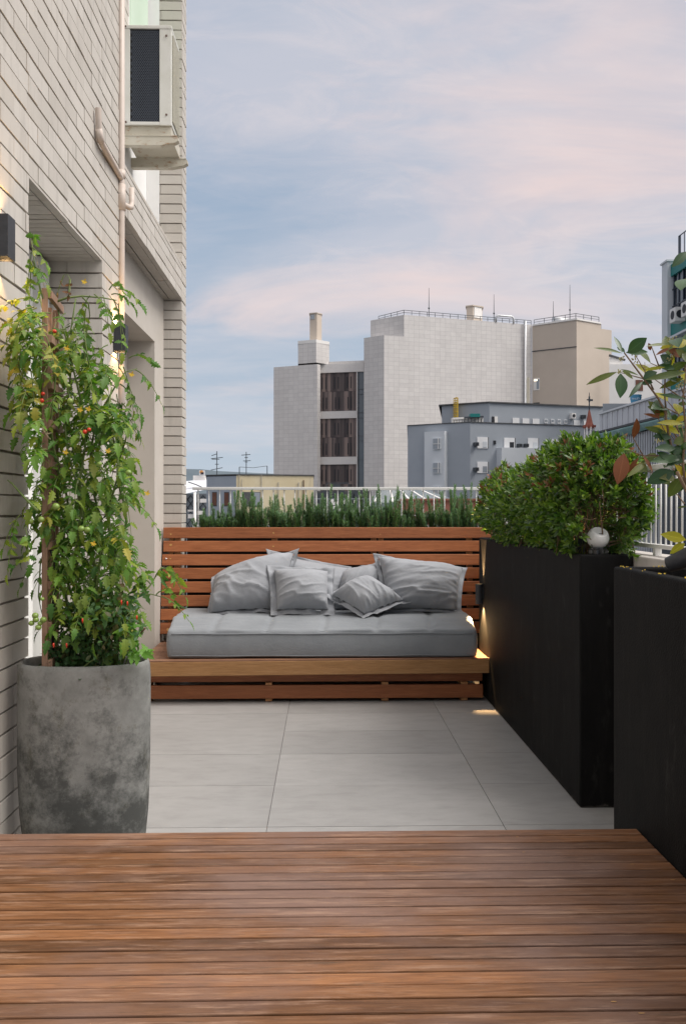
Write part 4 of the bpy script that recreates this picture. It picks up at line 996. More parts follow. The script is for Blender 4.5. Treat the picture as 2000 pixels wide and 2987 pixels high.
# ------------------------------------------------------------------ rosemary row
def rosemary(seed, hts):
    r = random.Random(seed); lf, st = MB(), MB()
    for h in hts:
        w_ = .095 if h < .13 else .06; x, y = r.uniform(-w_, w_), r.uniform(-.07, .07); lx, ly = r.uniform(-.25, .25), r.uniform(-.2, .2)
        P = [V((x + lx * t * h, y + ly * t * h, h * t)) for t in (0, .3, .6, 1)]
        st.tube(P, [.003, .0025, .002, .001], 5)
        n = int(h * 820); ax = V((lx, ly, 1)).normalized()
        for k in range(n):
            t = k / n; q = V((x + lx * t * h, y + ly * t * h, h * t)); a = k * 2.4 + r.uniform(-.4, .4)
            el = .3 + .8 * t ** 4 + r.uniform(-.4, .3)
            d = V((math.cos(a), math.sin(a), el)); l = r.uniform(.021, .034) * (1 - .4 * t ** 4)
            leaf(lf, q, d, ax - d * .3, l, .0023, [.9, 1, .8, .1], 0, r.uniform(-.25, .15))
    return lf, st
proto = []
for s in range(4):
    r = random.Random(50 + s); lf, st = rosemary(90 + s, [r.uniform(.11, .26) for _ in range(11)] + [r.uniform(.06, .14) for _ in range(26)])
    proto.append((lf, st))
RL = 'upright rosemary clump in the green row behind the wooden backrest'; made = []
xsr = [(608, .75), (655, .8), (700, 1.0), (738, 1.0), (775, 1.05), (815, .95), (852, .72), (890, .95), (925, 1.1), (965, .95), (1005, 1.05), (1045, 1.1), (1080, 1.15), (1120, 1.1), (1160, 1.0), (1200, .95), (1240, .95), (1285, .95), (1320, 1.0), (1350, 1.2), (1385, 1.0)]
for i, (px, sc) in enumerate(xsr):
    k = i % 4; loc = pt(px, 1538, 6.32 + R.uniform(-.05, .05)); loc.z = 1.045
    if i < 4:
        t = thing('rosemary', RL, 'herb', (0, 0, 0), 'rosemary clumps behind the bench')
        proto[k][0].build('foliage', M['rosemary'], t); proto[k][1].build('stems', M['woody'], t, True); made.append(t)
    else: t = copy_tree(made[k])
    t.location = loc; t.rotation_euler = (0, 0, R.uniform(0, 6.28)); t.scale = (1, 1, sc * R.uniform(.9, 1.1) * 1.12)
mb = MB(); mb.box(-1.0, 1.24, 6.235, 6.42, .0, 1.045); o = mb.build('herb_trough', M['planter']); tag(o, 'long trough behind the bench backrest holding the rosemary', 'planter')
# ------------------------------------------------------------------ broad leaved tree in the nearest planter
tree = thing('broadleaf_tree', 'young tree with broad leathery leaves, some golden or brown, rising from the nearest planter', 'tree', (1.09, 2.3, 1.0))
MBS = {k: MB() for k in ('big_leaf', 'olive_leaf', 'lamp_gold_leaf', 'brown_leaf')}; st = MB()
def q5(x, y): return 1350 + x / 2.3415, 650 + y / 2.3415
def L5(bx, by, tx, ty, w, kind, Yb=2.42, Yt=None, fold=.22, droop=.15, face=None):
    Yt = Yb + R.uniform(-.04, .03) if Yt is None else Yt
    a, b = pt(*q5(bx, by), Yb), pt(*q5(tx, ty), Yt); d = b - a; L = d.length
    ww = w / 2.3415 * Yb / F / 2
    n = face or (V((R.uniform(-.25, .25), -1, R.uniform(.15, .6))))
    s = d.normalized().cross(n.normalized())
    leaf(MBS[kind], a + n.normalized() * droop * L * 0.0, d, n, L, ww, [.06, .42, .75, .95, 1.0, .93, .74, .42, .04], fold, droop, True)
for a in ((1085, 885, 1040, 765, 36, 'big_leaf'), (1125, 885, 1248, 785, 92, 'big_leaf'), (1085, 890, 912, 838, 26, 'olive_leaf'), (1105, 885, 1052, 838, 34, 'big_leaf'), (1112, 885, 1266, 872, 52, 'big_leaf'),
          (1050, 1018, 848, 1090, 44, 'olive_leaf'), (1075, 1028, 1084, 1187, 92, 'big_leaf'), (1085, 1012, 1172, 1056, 46, 'olive_leaf'), (1075, 1000, 1200, 1030, 18, 'olive_leaf'), (1230, 1065, 1322, 1010, 72, 'big_leaf'),
          (1295, 1092, 1212, 1088, 52, 'big_leaf'), (1225, 1082, 1142, 1178, 34, 'big_leaf'), (1385, 1292, 1262, 1243, 78, 'olive_leaf'), (1345, 1332, 1240, 1296, 28, 'brown_leaf'), (1335, 1325, 1320, 1270, 34, 'brown_leaf'), (1375, 1310, 1330, 1300, 30, 'lamp_gold_leaf'),
          (1163, 1472, 1198, 1345, 62, 'brown_leaf'), (1100, 1575, 1060, 1775, 108, 'brown_leaf'), (1195, 1605, 1120, 1710, 34, 'brown_leaf'), (1230, 1590, 1300, 1690, 26, 'brown_leaf'), (1340, 1172, 1524, 1190, 36, 'big_leaf'),
          (1400, 832, 1268, 822, 26, 'olive_leaf'), (1420, 840, 1345, 852, 36, 'lamp_gold_leaf'), (1430, 850, 1530, 790, 80, 'lamp_gold_leaf'), (1410, 855, 1325, 890, 26, 'brown_leaf'), (1400, 870, 1500, 905, 60, 'brown_leaf'), (1280, 870, 1270, 822, 34, 'brown_leaf'),
          (1500, 1372, 1338, 1352, 46, 'lamp_gold_leaf'), (1475, 1442, 1383, 1385, 44, 'lamp_gold_leaf'), (1530, 1330, 1450, 1345, 50, 'lamp_gold_leaf'), (1440, 1695, 1258, 1770, 105, 'big_leaf'), (1490, 1735, 1405, 1872, 84, 'olive_leaf'),
          (1500, 1605, 1300, 1615, 66, 'big_leaf'), (1520, 1545, 1415, 1560, 70, 'big_leaf'), (1420, 1470, 1300, 1450, 60, 'big_leaf'), (1390, 1440, 1240, 1385, 46, 'olive_leaf'), (1520, 2165, 1368, 2125, 76, 'lamp_gold_leaf'), (1512, 2190, 1420, 2258, 64, 'lamp_gold_leaf'),
          (1530, 195, 1436, 288, 64, 'big_leaf'), (1530, 950, 1400, 1008, 60, 'olive_leaf'), (1525, 1020, 1268, 1052, 52, 'olive_leaf'), (1445, 1000, 1335, 962, 62, 'big_leaf'), (1505, 1060, 1338, 1122, 46, 'olive_leaf'), (1420, 960, 1355, 900, 70, 'big_leaf'),
          (1380, 985, 1230, 1000, 26, 'lamp_gold_leaf'), (1440, 905, 1400, 1000, 40, 'lamp_gold_leaf'), (1525, 1240, 1470, 1230, 40, 'olive_leaf'), (1520, 1660, 1440, 1720, 60, 'big_leaf'), (1520, 1480, 1440, 1500, 66, 'olive_leaf'), (1440, 1640, 1340, 1560, 60, 'big_leaf'), (1260, 1630, 1130, 1720, 44, 'olive_leaf'),
          (1525, 1740, 1460, 1650, 50, 'lamp_gold_leaf'), (1440, 1350, 1400, 1420, 36, 'lamp_gold_leaf'), (1522, 930, 1462, 860, 56, 'olive_leaf'), (1390, 1270, 1250, 1650, 3, 'olive_leaf'), (1530, 1935, 1460, 1945, 14, 'olive_leaf'), (1310, 1600, 1205, 1650, 40, 'olive_leaf'), (1525, 1580, 1400, 1650, 70, 'big_leaf'), (1450, 1540, 1330, 1530, 60, 'big_leaf'),
          (1470, 1010, 1540, 1080, 60, 'lamp_gold_leaf'), (1500, 880, 1560, 960, 70, 'olive_leaf')):
    L5(*a[:6])
def S5(pts, r=.004, Y=2.43):
    P = [pt(*q5(x, y), Y + .015 * math.sin(i)) for i, (x, y) in enumerate(pts)]
    st.tube(P, [r * (1 - .55 * i / (len(P) - 1)) for i in range(len(P))], 6)
S5([(1620, 1980), (1540, 1830), (1460, 1680), (1405, 1460), (1380, 1290), (1330, 1195), (1200, 1020), (1100, 885)], .0052)
S5([(1300, 1140), (1240, 1010), (1175, 900)], .0026); S5([(1390, 1310), (1375, 1170), (1380, 1050), (1420, 960), (1440, 880)], .003); S5([(1345, 1000), (1300, 880), (1285, 840)], .0022)
S5([(1290, 1080), (1180, 1050), (1070, 1020)], .0022); S5([(1420, 1480), (1380, 1430), (1330, 1330)], .0026); S5([(1440, 1600), (1340, 1590), (1230, 1590), (1195, 1530), (1163, 1470)], .0028); S5([(1225, 1590), (1150, 1560), (1105, 1575)], .0022)
S5([(1243, 1060), (1241, 950)], .0015); S5([(1520, 1820), (1500, 1640), (1520, 1400), (1500, 1200), (1525, 1000)], .004, 2.40); S5([(1460, 1700), (1560, 1900), (1640, 2300)], .005, 2.38)
S5([(1540, 2180), (1600, 2220), (1660, 2300)], .003, 2.36)
for k in range(34):
    x, y = R.uniform(1885, 2030), R.uniform(985, 1430)
    if x < 1930 and R.random() < .6: x += 60
    p = pt(x, y, R.uniform(2.40, 2.60)); hub = pt(1985 + R.uniform(-15, 15), y + R.uniform(10, 70), 2.47); d = p - hub
    if d.length < .02: d = V((-.3, -.2, .3))
    d = (d.normalized() + rv(.4)).normalized(); l = R.uniform(.05, .085); kd = R.choice(('big_leaf', 'big_leaf', 'big_leaf', 'olive_leaf', 'olive_leaf', 'lamp_gold_leaf'))
    leaf(MBS[kd], p, d, V((R.uniform(-.5, .3), -.7, R.uniform(.2, 1))).normalized(), l, l * R.uniform(.22, .3), [.06, .42, .75, .95, 1.0, .93, .74, .42, .04], .25, R.uniform(.1, .5), True)
    st.tube([p, p.lerp(hub, .6), hub], [.0012, .0018, .0024], 5, False)
# trunk beyond the frame and its outer crown
tb0 = V((1.10, 2.30, PZ - .06)); jn = pt(*q5(1620, 1980), 2.43)
st.tube([tb0, tb0 + V((.01, .02, .1)), jn], [.012, .010, .007], 8); st.tube([tb0 + V((.01, .02, .1)), V((1.16, 2.3, 1.45)), V((1.2, 2.25, 1.85))], [.010, .008, .004], 8)
st.tube([pt(*q5(1640, 2300), 2.38), tb0 + V((0, .05, .08))], [.005, .006], 6)
for k in range(60):
    p = V((R.uniform(1.06, 1.45), R.uniform(2.0, 2.6), R.uniform(1.25, 2.0))); d = rv(1) + V((0, -.2, 0)); l = R.uniform(.06, .095)
    kd = R.choice(('big_leaf', 'big_leaf', 'olive_leaf', 'lamp_gold_leaf')); leaf(MBS[kd], p, d, V((R.uniform(-.4, .4), -.6, 1)).normalized(), l, l * .27, [.06, .42, .75, .95, 1.0, .93, .74, .42, .04], .2, .2, True)
    st.tube([p, p.lerp(V((1.17, 2.28, p.z - .12)), .5), V((1.17, 2.28, p.z - .15))], [.0015, .002, .003], 5, False)
for k, nm in (('big_leaf', 'green_leaves'), ('olive_leaf', 'olive_leaves'), ('lamp_gold_leaf', 'lamp_gold_leaves'), ('brown_leaf', 'brown_leaves')):
    o = MBS[k].build(nm, M[k], tree, True)
st.build('branches', M['woody'], tree, True)
fl = MB()
for (x, y) in ((1085, 925), (1170, 915), (1175, 940), (1060, 1010), (1410, 800), (1440, 790), (1430, 820), (1420, 920), (1400, 940), (1330, 1490), (1345, 1480), (1490, 1110), (1470, 1120), (1505, 1090)):
    for k in range(9):
        fl.sphere(pt(*q5(x + R.uniform(-18, 18), y + R.uniform(-18, 18)), 2.42 + R.uniform(-.01, .01)), .0022, 6, 4)
o = fl.build('flower_buds', mk_mottled('pale buds', (0.42, 0.38, 0.18), (0.35, 0.33, 0.15), 50), tree); o['kind'] = 'stuff'
#CITY
# ------------------------------------------------------------------ city
def text_mesh(name, body, size, loc, rot, mat_, parent, extrude=.006, offset=0.0):
    cu = bpy.data.curves.new(name, 'FONT'); cu.body = body; cu.size = size; cu.extrude = extrude; cu.offset = offset; cu.align_x = 'CENTER'
    tmp = bpy.data.objects.new(name + '_tmp', cu); COL.objects.link(tmp)
    bpy.context.view_layer.update()
    me = bpy.data.meshes.new_from_object(tmp.evaluated_get(bpy.context.evaluated_depsgraph_get())); bpy.data.objects.remove(tmp)
    me.name = name; me.materials.clear(); me.materials.append(mat_)
    o = bpy.data.objects.new(name, me); COL.objects.link(o); o.location = loc; o.rotation_euler = rot
    return adopt(o, parent)
GZ = -24.0
mb = MB(); mb.quad((-2500, 9, GZ), (2500, 9, GZ), (2500, 4000, GZ), (-2500, 4000, GZ)); mb.quad((-2500, -300, GZ - .01), (2500, -300, GZ - .01), (2500, 9, GZ - .01), (-2500, 9, GZ - .01))
o = mb.build('city_ground', M['street']); tag(o, kind='structure')
mb = MB(); mb.box(-9, 1.42, -3, 6.9, GZ, -.31); o = mb.build('building_below', M['plaster']); tag(o, 'plain building body under the terrace', 'building')
def P2(x, Y, y=1490): p = pt(x, y, Y); return V((p.x, p.y, 0))
def Zat(x, y, Y): return pt(x, y, Y).z
def wall_quad(mb, a, b, z0, z1, z1b=None, u0=0):
    a = V(a); b = V(b); L = (b - a).length; zb = z1 if z1b is None else z1b
    mb.quad((a.x, a.y, z0), (b.x, b.y, z0), (b.x, b.y, zb), (a.x, a.y, z1), [(u0, z0), (u0 + L, z0), (u0 + L, zb), (u0, z1)])
    return u0 + L
def prism(name, mat_, parent, pts, z0, z1, roof=True):
    """plan points anticlockwise seen from above, uv in metres"""
    mb = MB(); u = 0
    for a, b in zip(pts, pts[1:] + pts[:1]): u = wall_quad(mb, a, b, z0, z1, None, u)
    n = len(mb.v)
    if roof: mb.v += [(p.x, p.y, z1) for p in pts]; mb.f.append(tuple(n + i for i in range(len(pts))))
    return mb.build(name, mat_, parent)
def on_wall(a, b, x, Y0=None):
    """point of wall a-b met by sight column x"""
    d = P2(x, 1.0); d0 = V((d.x, d.y, 0)); e = b - a
    den = d0.x * e.y - d0.y * e.x; t = (a.x * e.y - a.y * e.x) / den
    return d0 * t
def panel(name, mat_, parent, a, b, x0, x1, y0, y1, out=.06, th=.12):
    """flat box on the wall a-b between sight columns and heights"""
    p, q = on_wall(a, b, x0), on_wall(a, b, x1); n = V((b.y - a.y, -(b.x - a.x), 0)).normalized()
    if n.y > 0: n = -n
    Ym = (p.y + q.y) / 2; xm = (x0 + x1) / 2; z1, z0 = Zat(xm, y0, Ym), Zat(xm, y1, Ym)
    mb = MB(); c = (p + q) / 2 + n * (out - th / 2); c.z = (z0 + z1) / 2
    mb.obox(c, (q - p) / 2, n * (th / 2), V((0, 0, (z1 - z0) / 2)))
    return mb.build(name, mat_, parent), (p, q, z0, z1, n)
def window(parent, a, b, x0, x1, y0, y1, frame='shutter', pane=None, out=.05, part=(.55, .95, .35, 1.0)):
    o, (p, q, z0, z1, n) = panel('window', M[frame], parent, a, b, x0, x1, y0, y1, out)
    if pane:
        for i in range(1):
            u0, u1, v0, v1 = part; mb = MB(); pa, pb = p.lerp(q, u0), p.lerp(q, u1); za, zb = z1 - (z1 - z0) * v1, z1 - (z1 - z0) * v0
            c = (pa + pb) / 2 + n * (out + .012); c.z = (za + zb) / 2 + .02
            mb.obox(c, (pb - pa) / 2, n * .01, V((0, 0, (zb - za) / 2 - .03))); mb.build('pane', M[pane], o)
    return o
def back(p, d): return V((p.x + d * p.x / p.y, p.y + d, 0))
# -- big clad building
bb = thing('office_building', 'large pale stone clad block towering over the rail with brown slatted windows', 'building', (10, 95, GZ))
A = P2(1119.7, 90); B = P2(1550, 95.3); C0 = P2(1061, 91.6)
UC = P2(1178, 90.75); UL = P2(1080.4, 93.5)
zl = Zat(1119.7, 977, 90)
zu = Zat(1178, 918, 90.75)
UR = A + (B - A) * 1.0
def along(a, b, x): return on_wall(a, b, x)
UA = along(A, B, 1178)
prism('main_wall', M['clad'], bb, [C0, A, UA, back(UA, 12), back(C0, 12)], GZ, zl)
prism('upper_wall', M['clad'], bb, [UL, UA, B, back(B, 20), back(UL, 20)], zl - .02 if False else GZ, zu)
mb = MB(); 
LW0 = P2(798, 96.5); LW1 = P2(925, 94.3); LW2 = P2(934, 94.8)
zll = Zat(798, 1071, 96.5)
prism('side_wing', M['clad'], bb, [LW0, LW1, LW2, back(LW2, 10), back(LW0, 10)], GZ, zll)
T0, T1, T2 = P2(869, 95.25), P2(922, 94.35), P2(960, 95.6)
zt = Zat(922, 999, 94.35)
prism('stair_tower', M['clad'], bb, [T0, T1 + V((0, -.02, 0)), T2, back(T2, 4), back(T0, 4)], Zat(932, 1056, 95.8) - .3, zt)
prism('tower_cap', M['city_white'], bb, [T0 + V((-.02, -.02, 0)), T1 + V((0, -.03, 0)), T2 + V((.02, -.02, 0)), back(T2, 4.05), back(T0, 4.05)], zt, zt + .35)
CH0, CH1, CH2 = P2(903, 97), P2(924, 96.7), P2(938, 97.3)
zc = Zat(924, 914, 96.7)
prism('chimney', M['beige_wall'], bb, [CH0, CH1, CH2, back(CH2, 1.2), back(CH0, 1.2)], zt + .35, zc); prism('chimney_cap', M['beige_wall'], bb, [CH0 + V((-.06, -.06, 0)), CH1 + V((0, -.08, 0)), CH2 + V((.06, -.06, 0)), back(CH2, 1.3), back(CH0, 1.3)], zc, zc + .12)
panel('chimney_vent', M['glass_grey'], bb, CH0, CH1, 906, 917, 918, 931)
R0, R1 = P2(928, 95.8), P2(1062, 94.6)
zr = Zat(932, 1056, 95.8)
prism('recessed_wall', M['clad'], bb, [R0, R1, back(R1, 8), back(R0, 8)], GZ, zr)
def slat_panel(y0, y1):
    p, q = on_wall(R0, R1, 932), on_wall(R0, R1, 1041); n = V((q.y - p.y, -(q.x - p.x), 0)).normalized(); n = n if n.y < 0 else -n
    Ym = p.y; z1, z0 = Zat(932, y0, Ym), Zat(932, y1, Ym); mb = MB(); N = 24
    for lvl in range(2):
        za, zb = (z0 + z1) / 2 if lvl == 0 else z0, z1 if lvl == 0 else (z0 + z1) / 2
        for i in range(N):
            a, b = p.lerp(q, i / N), p.lerp(q, (i + .96) / N); c = (a + b) / 2 + n * R.uniform(.05, .12); c.z = (za + zb) / 2
            mb.obox(c, (b - a) / 2, n * .06, V((0, 0, (zb - za) / 2 - .01)))
    o = mb.build('slatted_window', M['facade'], bb)
    mb = MB()
    for lvl in range(2):
        for g_ in range(3):
            for k in range(2):
                s = (g_ + .25 + .28 * k + (.05 if lvl else 0)) / 3; zc_ = (z0 + z1) / 2 + (z1 - z0) * (.22 if lvl == 0 else -.30)
                a = p.lerp(q, s); mb.obox(V((a.x, a.y, zc_)) + n * .20, (q - p) / 90, n * .01, V((0, 0, (z1 - z0) * .15)))
    mb.build('pane', M['dark_open'], o)
for y0, y1 in ((1087, 1200), (1221, 1333), (1355, 1470)): slat_panel(y0, y1)
for y0, y1 in ((1200, 1221), (1333, 1355)): panel('floor_band', M['clad_plain'], bb, R0, R1, 932, 1043, y0, y1, .35, .4)
panel('floor_band', M['clad_plain'], bb, R0, R1, 929, 1062, 1062, 1087, .35, .4)
o, _ = panel('glazed_strip', M['glass'], bb, R0, R1, 1045, 1061, 1078, 1470, .1, .1)
for y in (1135, 1150, 1203, 1219, 1271, 1285, 1340): panel('transom', M['steel'], o, R0, R1, 1045, 1061, y, y + 1.2, .16, .05)
panel('mullion', M['steel'], o, R0, R1, 1044, 1046.5, 1075, 1470, .2, .1); panel('mullion', M['city_white'], o, R0, R1, 1041, 1043.5, 1075, 1470, .3, .1)
def roof_rail(parent, pts, h, step, name='roof_rail', mat_='steel', t=.06):
    mb = MB()
    for a, b in zip(pts, pts[1:]):
        L = (b - a).length; n = max(1, int(L / step))
        for i in range(n + 1):
            p = a.lerp(b, i / n); mb.bar(p, p + V((0, 0, h)), t)
        mb.bar(a + V((0, 0, h)), b + V((0, 0, h)), t); mb.bar(a + V((0, 0, h * .55)), b + V((0, 0, h * .55)), t * .8)
    return mb.build(name, M[mat_], parent)
zz = lambda p, z: V((p.x, p.y, z))
roof_rail(bb, [zz(UL + V((.9, .4, 0)), zu), zz(UA + V((0, .25, 0)), zu), zz(B + V((0, .3, 0)), zu)], .55 * 1.0, .9, t=.05)
# roof lift box
k0, k1, k2 = P2(1360, 97), P2(1378.5, 96.6), P2(1406, 97.3); zk = Zat(1378, 893, 96.6)
prism('lift_house', M['beige_wall'], bb, [k0, k1, k2, back(k2, 1.6), back(k0, 1.6)], zu, zk); prism('lift_roof', M['beige_wall'], bb, [k0 + V((-.12, -.1, 0)), k1 + V((0, -.12, 0)), k2 + V((.12, -.1, 0)), back(k2, 1.8), back(k0, 1.8)], zk, zk + .15)
panel('lift_window', M['city_white'], bb, k1, k2, 1382, 1404, 896, 927)
# duct loop and side pipes
p0, p1 = along(A, B, 1446), along(A, B, 1497); zq = Zat(1446, 924, 94)
mb = MB(); mb.tube([zz(p0, zu), zz(p0, zq), zz(p0 + V((.2, 0, 0)), zq + .15), zz(p1 - V((.2, 0, 0)), zq + .2), zz(p1, zq), zz(p1, zu)], .11, 8); mb.build('roof_duct', M['lsteel'], bb, True)
for x, w in ((1530, .14), (1536, .06), (1540, .08)):
    p = along(A, B, x) + V((0, -.25, 0)); mb = MB(); mb.tube([zz(p, GZ), zz(p, zu + (.3 if w > .1 else -6))], w, 8); mb.build('side_pipe', M['lsteel'] if w > .1 else M['rust'], bb, True)
# -- beige block
be = thing('beige_building', 'plain beige rendered block adjoining the pale stone clad one', 'building', (25, 95, GZ))
E0, E1, E2, E3 = P2(1551, 95.2), P2(1681, 92), P2(1752, 94), P2(1783, 94.8)
ze = Zat(1681, 933, 92); ze2 = Zat(1783, 963, 94.8)
prism('main_wall', M['beige_wall'], be, [E0, E1, E2, back(E2, 14), back(E0, 14)], GZ, ze); prism('side_wall', M['beige_wall'], be, [E2, E3, back(E3, 14), back(E2, 14)], GZ, ze2)
prism('coping', M['city_white'], be, [E0 + V((0, -.1, 0)), E1 + V((0, -.12, 0)), E2 + V((0, -.1, 0)), back(E2, 14), back(E0, 14)], ze, ze + .18)
roof_rail(be, [zz(E0 + V((.3, .3, 0)), ze + .18), zz(E1 + V((0, .3, 0)), ze + .18), zz(P2(1746, 94), ze + .18)], .6, 1.0, t=.05)
p, q = on_wall(E0, E1, 1551), on_wall(E0, E1, 1681); mb = MB(); mb.bar(zz(p, Zat(1551, 1024, 95)) + V((0, -.03, 0)), zz(q, Zat(1681, 1011, 92)) + V((0, -.03, 0)), .08, .10); mb.build('joint_line', M['roof_dark'], be)
o = window(be, E0, E1, 1555, 1573, 1103, 1138, 'city_white', 'glass_grey', .05, (.55, .95, .1, .95)); panel('lit_lamp', mk_emit('lit ceiling lamp', (1, .85, .6), 2.0), o, E0, E1, 1558, 1567, 1107, 1111, .09, .04)
window(be, E0, E1, 1556, 1573, 1174, 1185, 'dark_open', None)
pA = P2(1782, 93); mb = MB(); mb.tube([zz(pA, GZ), zz(pA, Zat(1782, 1062, 93)), zz(pA, Zat(1782, 1056, 93)) + V((.15, -.1, .1)), zz(pA, Zat(1790, 1056, 93)) + V((.4, -.3, .1))], .19, 10); mb.build('flue', M['steel'], be, True)
mb = MB(); pD = P2(1612, 95.5); mb.tube([zz(pD, ze + .7), zz(pD, ze + .7) + V((1.6, .2, 0))], .42, 16); mb.tube([zz(P2(1570, 96), ze + .4), zz(P2(1605, 96), ze + .45)], .16, 10); mb.build('roof_tank', M['lsteel'], be, True)
for x, yt, yb, Y in ((1250.5, 839, 925, 93), (1440, 858, 938, 95), (1613, 878, 925, 95.5), (1661.5, 830, 918, 94)):
    mb = MB(); p = P2(x, Y); zb, ztp = zu if x < 1500 else ze, Zat(x, yt, Y); mb.tube([zz(p, zb), zz(p, zb + (ztp - zb) * .45), zz(p, ztp)], [.05, .04, .02], 6); mb.sphere(zz(p, zb + (ztp - zb) * .36), .11, 8, 6)
    o = mb.build('roof_mast', M['steel']); tag(o, 'thin lightning mast on the roofs of the tall pale blocks', 'mast', 'thin masts on the tall roofs')
# -- grey building
gr = thing('grey_building', 'blue grey two tier building with white shuttered windows in front of the clad block', 'building', (13, 62, GZ))
g0, g1, g2 = P2(1188.6, 62.6), P2(1370.7, 60), P2(1725, 62.8); zg = Zat(1370.7, 1232, 60)
prism('lower_wall', M['grey_wall'], gr, [g0, g1, g2, back(g2, 12), back(g0, 12)], GZ, zg)
prism('roof_edge', M['roof_dark'], gr, [g0 + V((-.05, -.05, 0)), g1 + V((0, -.06, 0)), g2 + V((0, -.05, 0)), back(g2, 12), back(g0, 12)], zg, zg + .06)
h0, h1, h2 = P2(1288, 66.2), P2(1426.8, 64.2), P2(1757, 67); zh = Zat(1426.8, 1175, 64.2)
prism('upper_wall', M['grey_wall'], gr, [h0, h1, h2, back(h2, 9), back(h0, 9)], zg + .06, zh); prism('roof_edge', M['roof_dark'], gr, [h0 + V((-.25, -.1, 0)), h1 + V((0, -.12, 0)), h2 + V((0, -.1, 0)), back(h2, 9), back(h0, 9)], zh, zh + .10)
o, _ = panel('light_bay', M['lgrey_wall'], gr, g0, g1, 1245.6, 1304, 1260, 1475, .5, .6)
a_, b_ = g0 + V((-.25, -.5, 0)), g1 + V((-.25, -.5, 0))
for y0, y1 in ((1278, 1311), (1349, 1381), (1419, 1452)): window(gr, a_, b_, 1262.6, 1284.8, y0, y1, 'lgrey_wall', 'glass_grey', .06, (.05, .95, .03, .97))
for y0 in (1278, 1349, 1419): panel('glazing_bar', M['city_white'], gr, a_, b_, 1278, 1280, y0, y0 + 32, .12, .03); panel('glazing_bar', M['city_white'], gr, a_, b_, 1264, 1284, y0 + 16, y0 + 17.6, .125, .03)
for x0, x1, y0, y1, pn in ((1390.8, 1421.4, 1275, 1308, 'lgrey_wall'), (1390.8, 1421.4, 1347, 1380, 'glass_grey'), (1469, 1499.5, 1277, 1309, 'dark_open'), (1538, 1568, 1278, 1310, 'lgrey_wall'), (1606, 1635, 1281, 1312, 'lgrey_wall')):
    window(gr, g1, g2, x0, x1, y0, y1, 'shutter', pn, .05, (.52, .92, .38, .97))
    panel('painted_window_shade', M['roof_dark'], gr, g1, g2, x1, x1 + 2.5, y0, y1, .03, .05)  # dark strip painted in for the shade beside the window
for x0, x1, y0, y1 in ((1493.6, 1513, 1219, 1236), (1522.6, 1542, 1220.5, 1237.5), (1552, 1571.6, 1221.5, 1238.5), (1672, 1690, 1226, 1242), (1701, 1711, 1227, 1242)): window(gr, h1, h2, x0, x1, y0, y1, 'shutter', None)
for x0 in (1586.5, 1605.5, 1624.5, 1643.5): window(gr, h1, h2, x0, x0 + 9.5, 1222 + (x0 - 1586) * .03, 1234.5 + (x0 - 1586) * .03, 'shutter', 'glass_grey', .05, (.12, .88, .1, .8))
panel('door', M['city_white'], gr, h1, h2, 1441, 1450, 1215, 1233); panel('door_opening', M['dark_open'], gr, h1, h2, 1434, 1440.5, 1215, 1233)
panel('air_vent', M['dark_open'], gr, g1, g2, 1438, 1445, 1285, 1296)
o, _ = panel('stair_block', M['lgrey_wall'], gr, g1, g2, 1447, 1590, 1309, 1560, .8, .9)
mb = MB(); p, q = on_wall(g0, g1, 1316) + V((.3, 1.5, 0)), on_wall(g0, g1, 1362) + V((1.5, 2.4, 0)); mb.bar(zz(p, zg + .5), zz(q, zg + .65), .3, .14); mb.bar(zz(p, zg + .05), zz(q, zg + .05), .3, .1)
for i in range(12): c = p.lerp(q, i / 11); mb.bar(zz(c, zg), zz(c, zg + .55), .16)
mb.build('roof_pergola', M['city_white'], gr)
mb = MB(); p = on_wall(g0, g1, 1386) + V((.3, 2.0, 0)); mb.box(p.x - .3, p.x + .4, p.y, p.y + .6, Zat(1386, 1216, p.y), Zat(1386, 1206, p.y)); mb.build('roof_cooler', M['teal'], gr)
mb = MB(); p = on_wall(g0, g1, 1375) + V((.3, 2.0, 0)); mb.bar(zz(p + V((-.5, 0, 0)), zg + .55), zz(p + V((.9, 0, 0)), zg + .62), .2, .12)
for i in range(6): mb.bar(zz(p + V((-.5 + .25 * i, 0, 0)), zg + .06), zz(p + V((-.45 + .25 * i, 0, 0)), zg + .6), .06)
mb.build('cooler_frame', M['steel'], gr)
mb = MB(); p, q = on_wall(h0, h1, 1321) + V((0, -.3, 0)), on_wall(h0, h1, 1333) + V((0, -.3, 0)); zb, ztp = zg + .1, Zat(1327, 1160, 65)
for c in (p, q, p.lerp(q, .5) + V((0, -.5, 0)), p.lerp(q, .15) + V((0, -.35, 0)), p.lerp(q, .85) + V((0, -.35, 0))): mb.bar(zz(c, zb), zz(c, ztp), .05)
n = 14
for i in range(n):
    z = zb + (ztp - zb) * i / (n - 1); mb.bar(zz(p, z), zz(q, z), .05)
    if i % 2: mb.bar(zz(p, z), zz(p.lerp(q, .5) + V((0, -.5, 0)), z), .05); mb.bar(zz(q, z), zz(p.lerp(q, .5) + V((0, -.5, 0)), z), .05)
mb.build('cage_ladder', M['ladder'], gr)
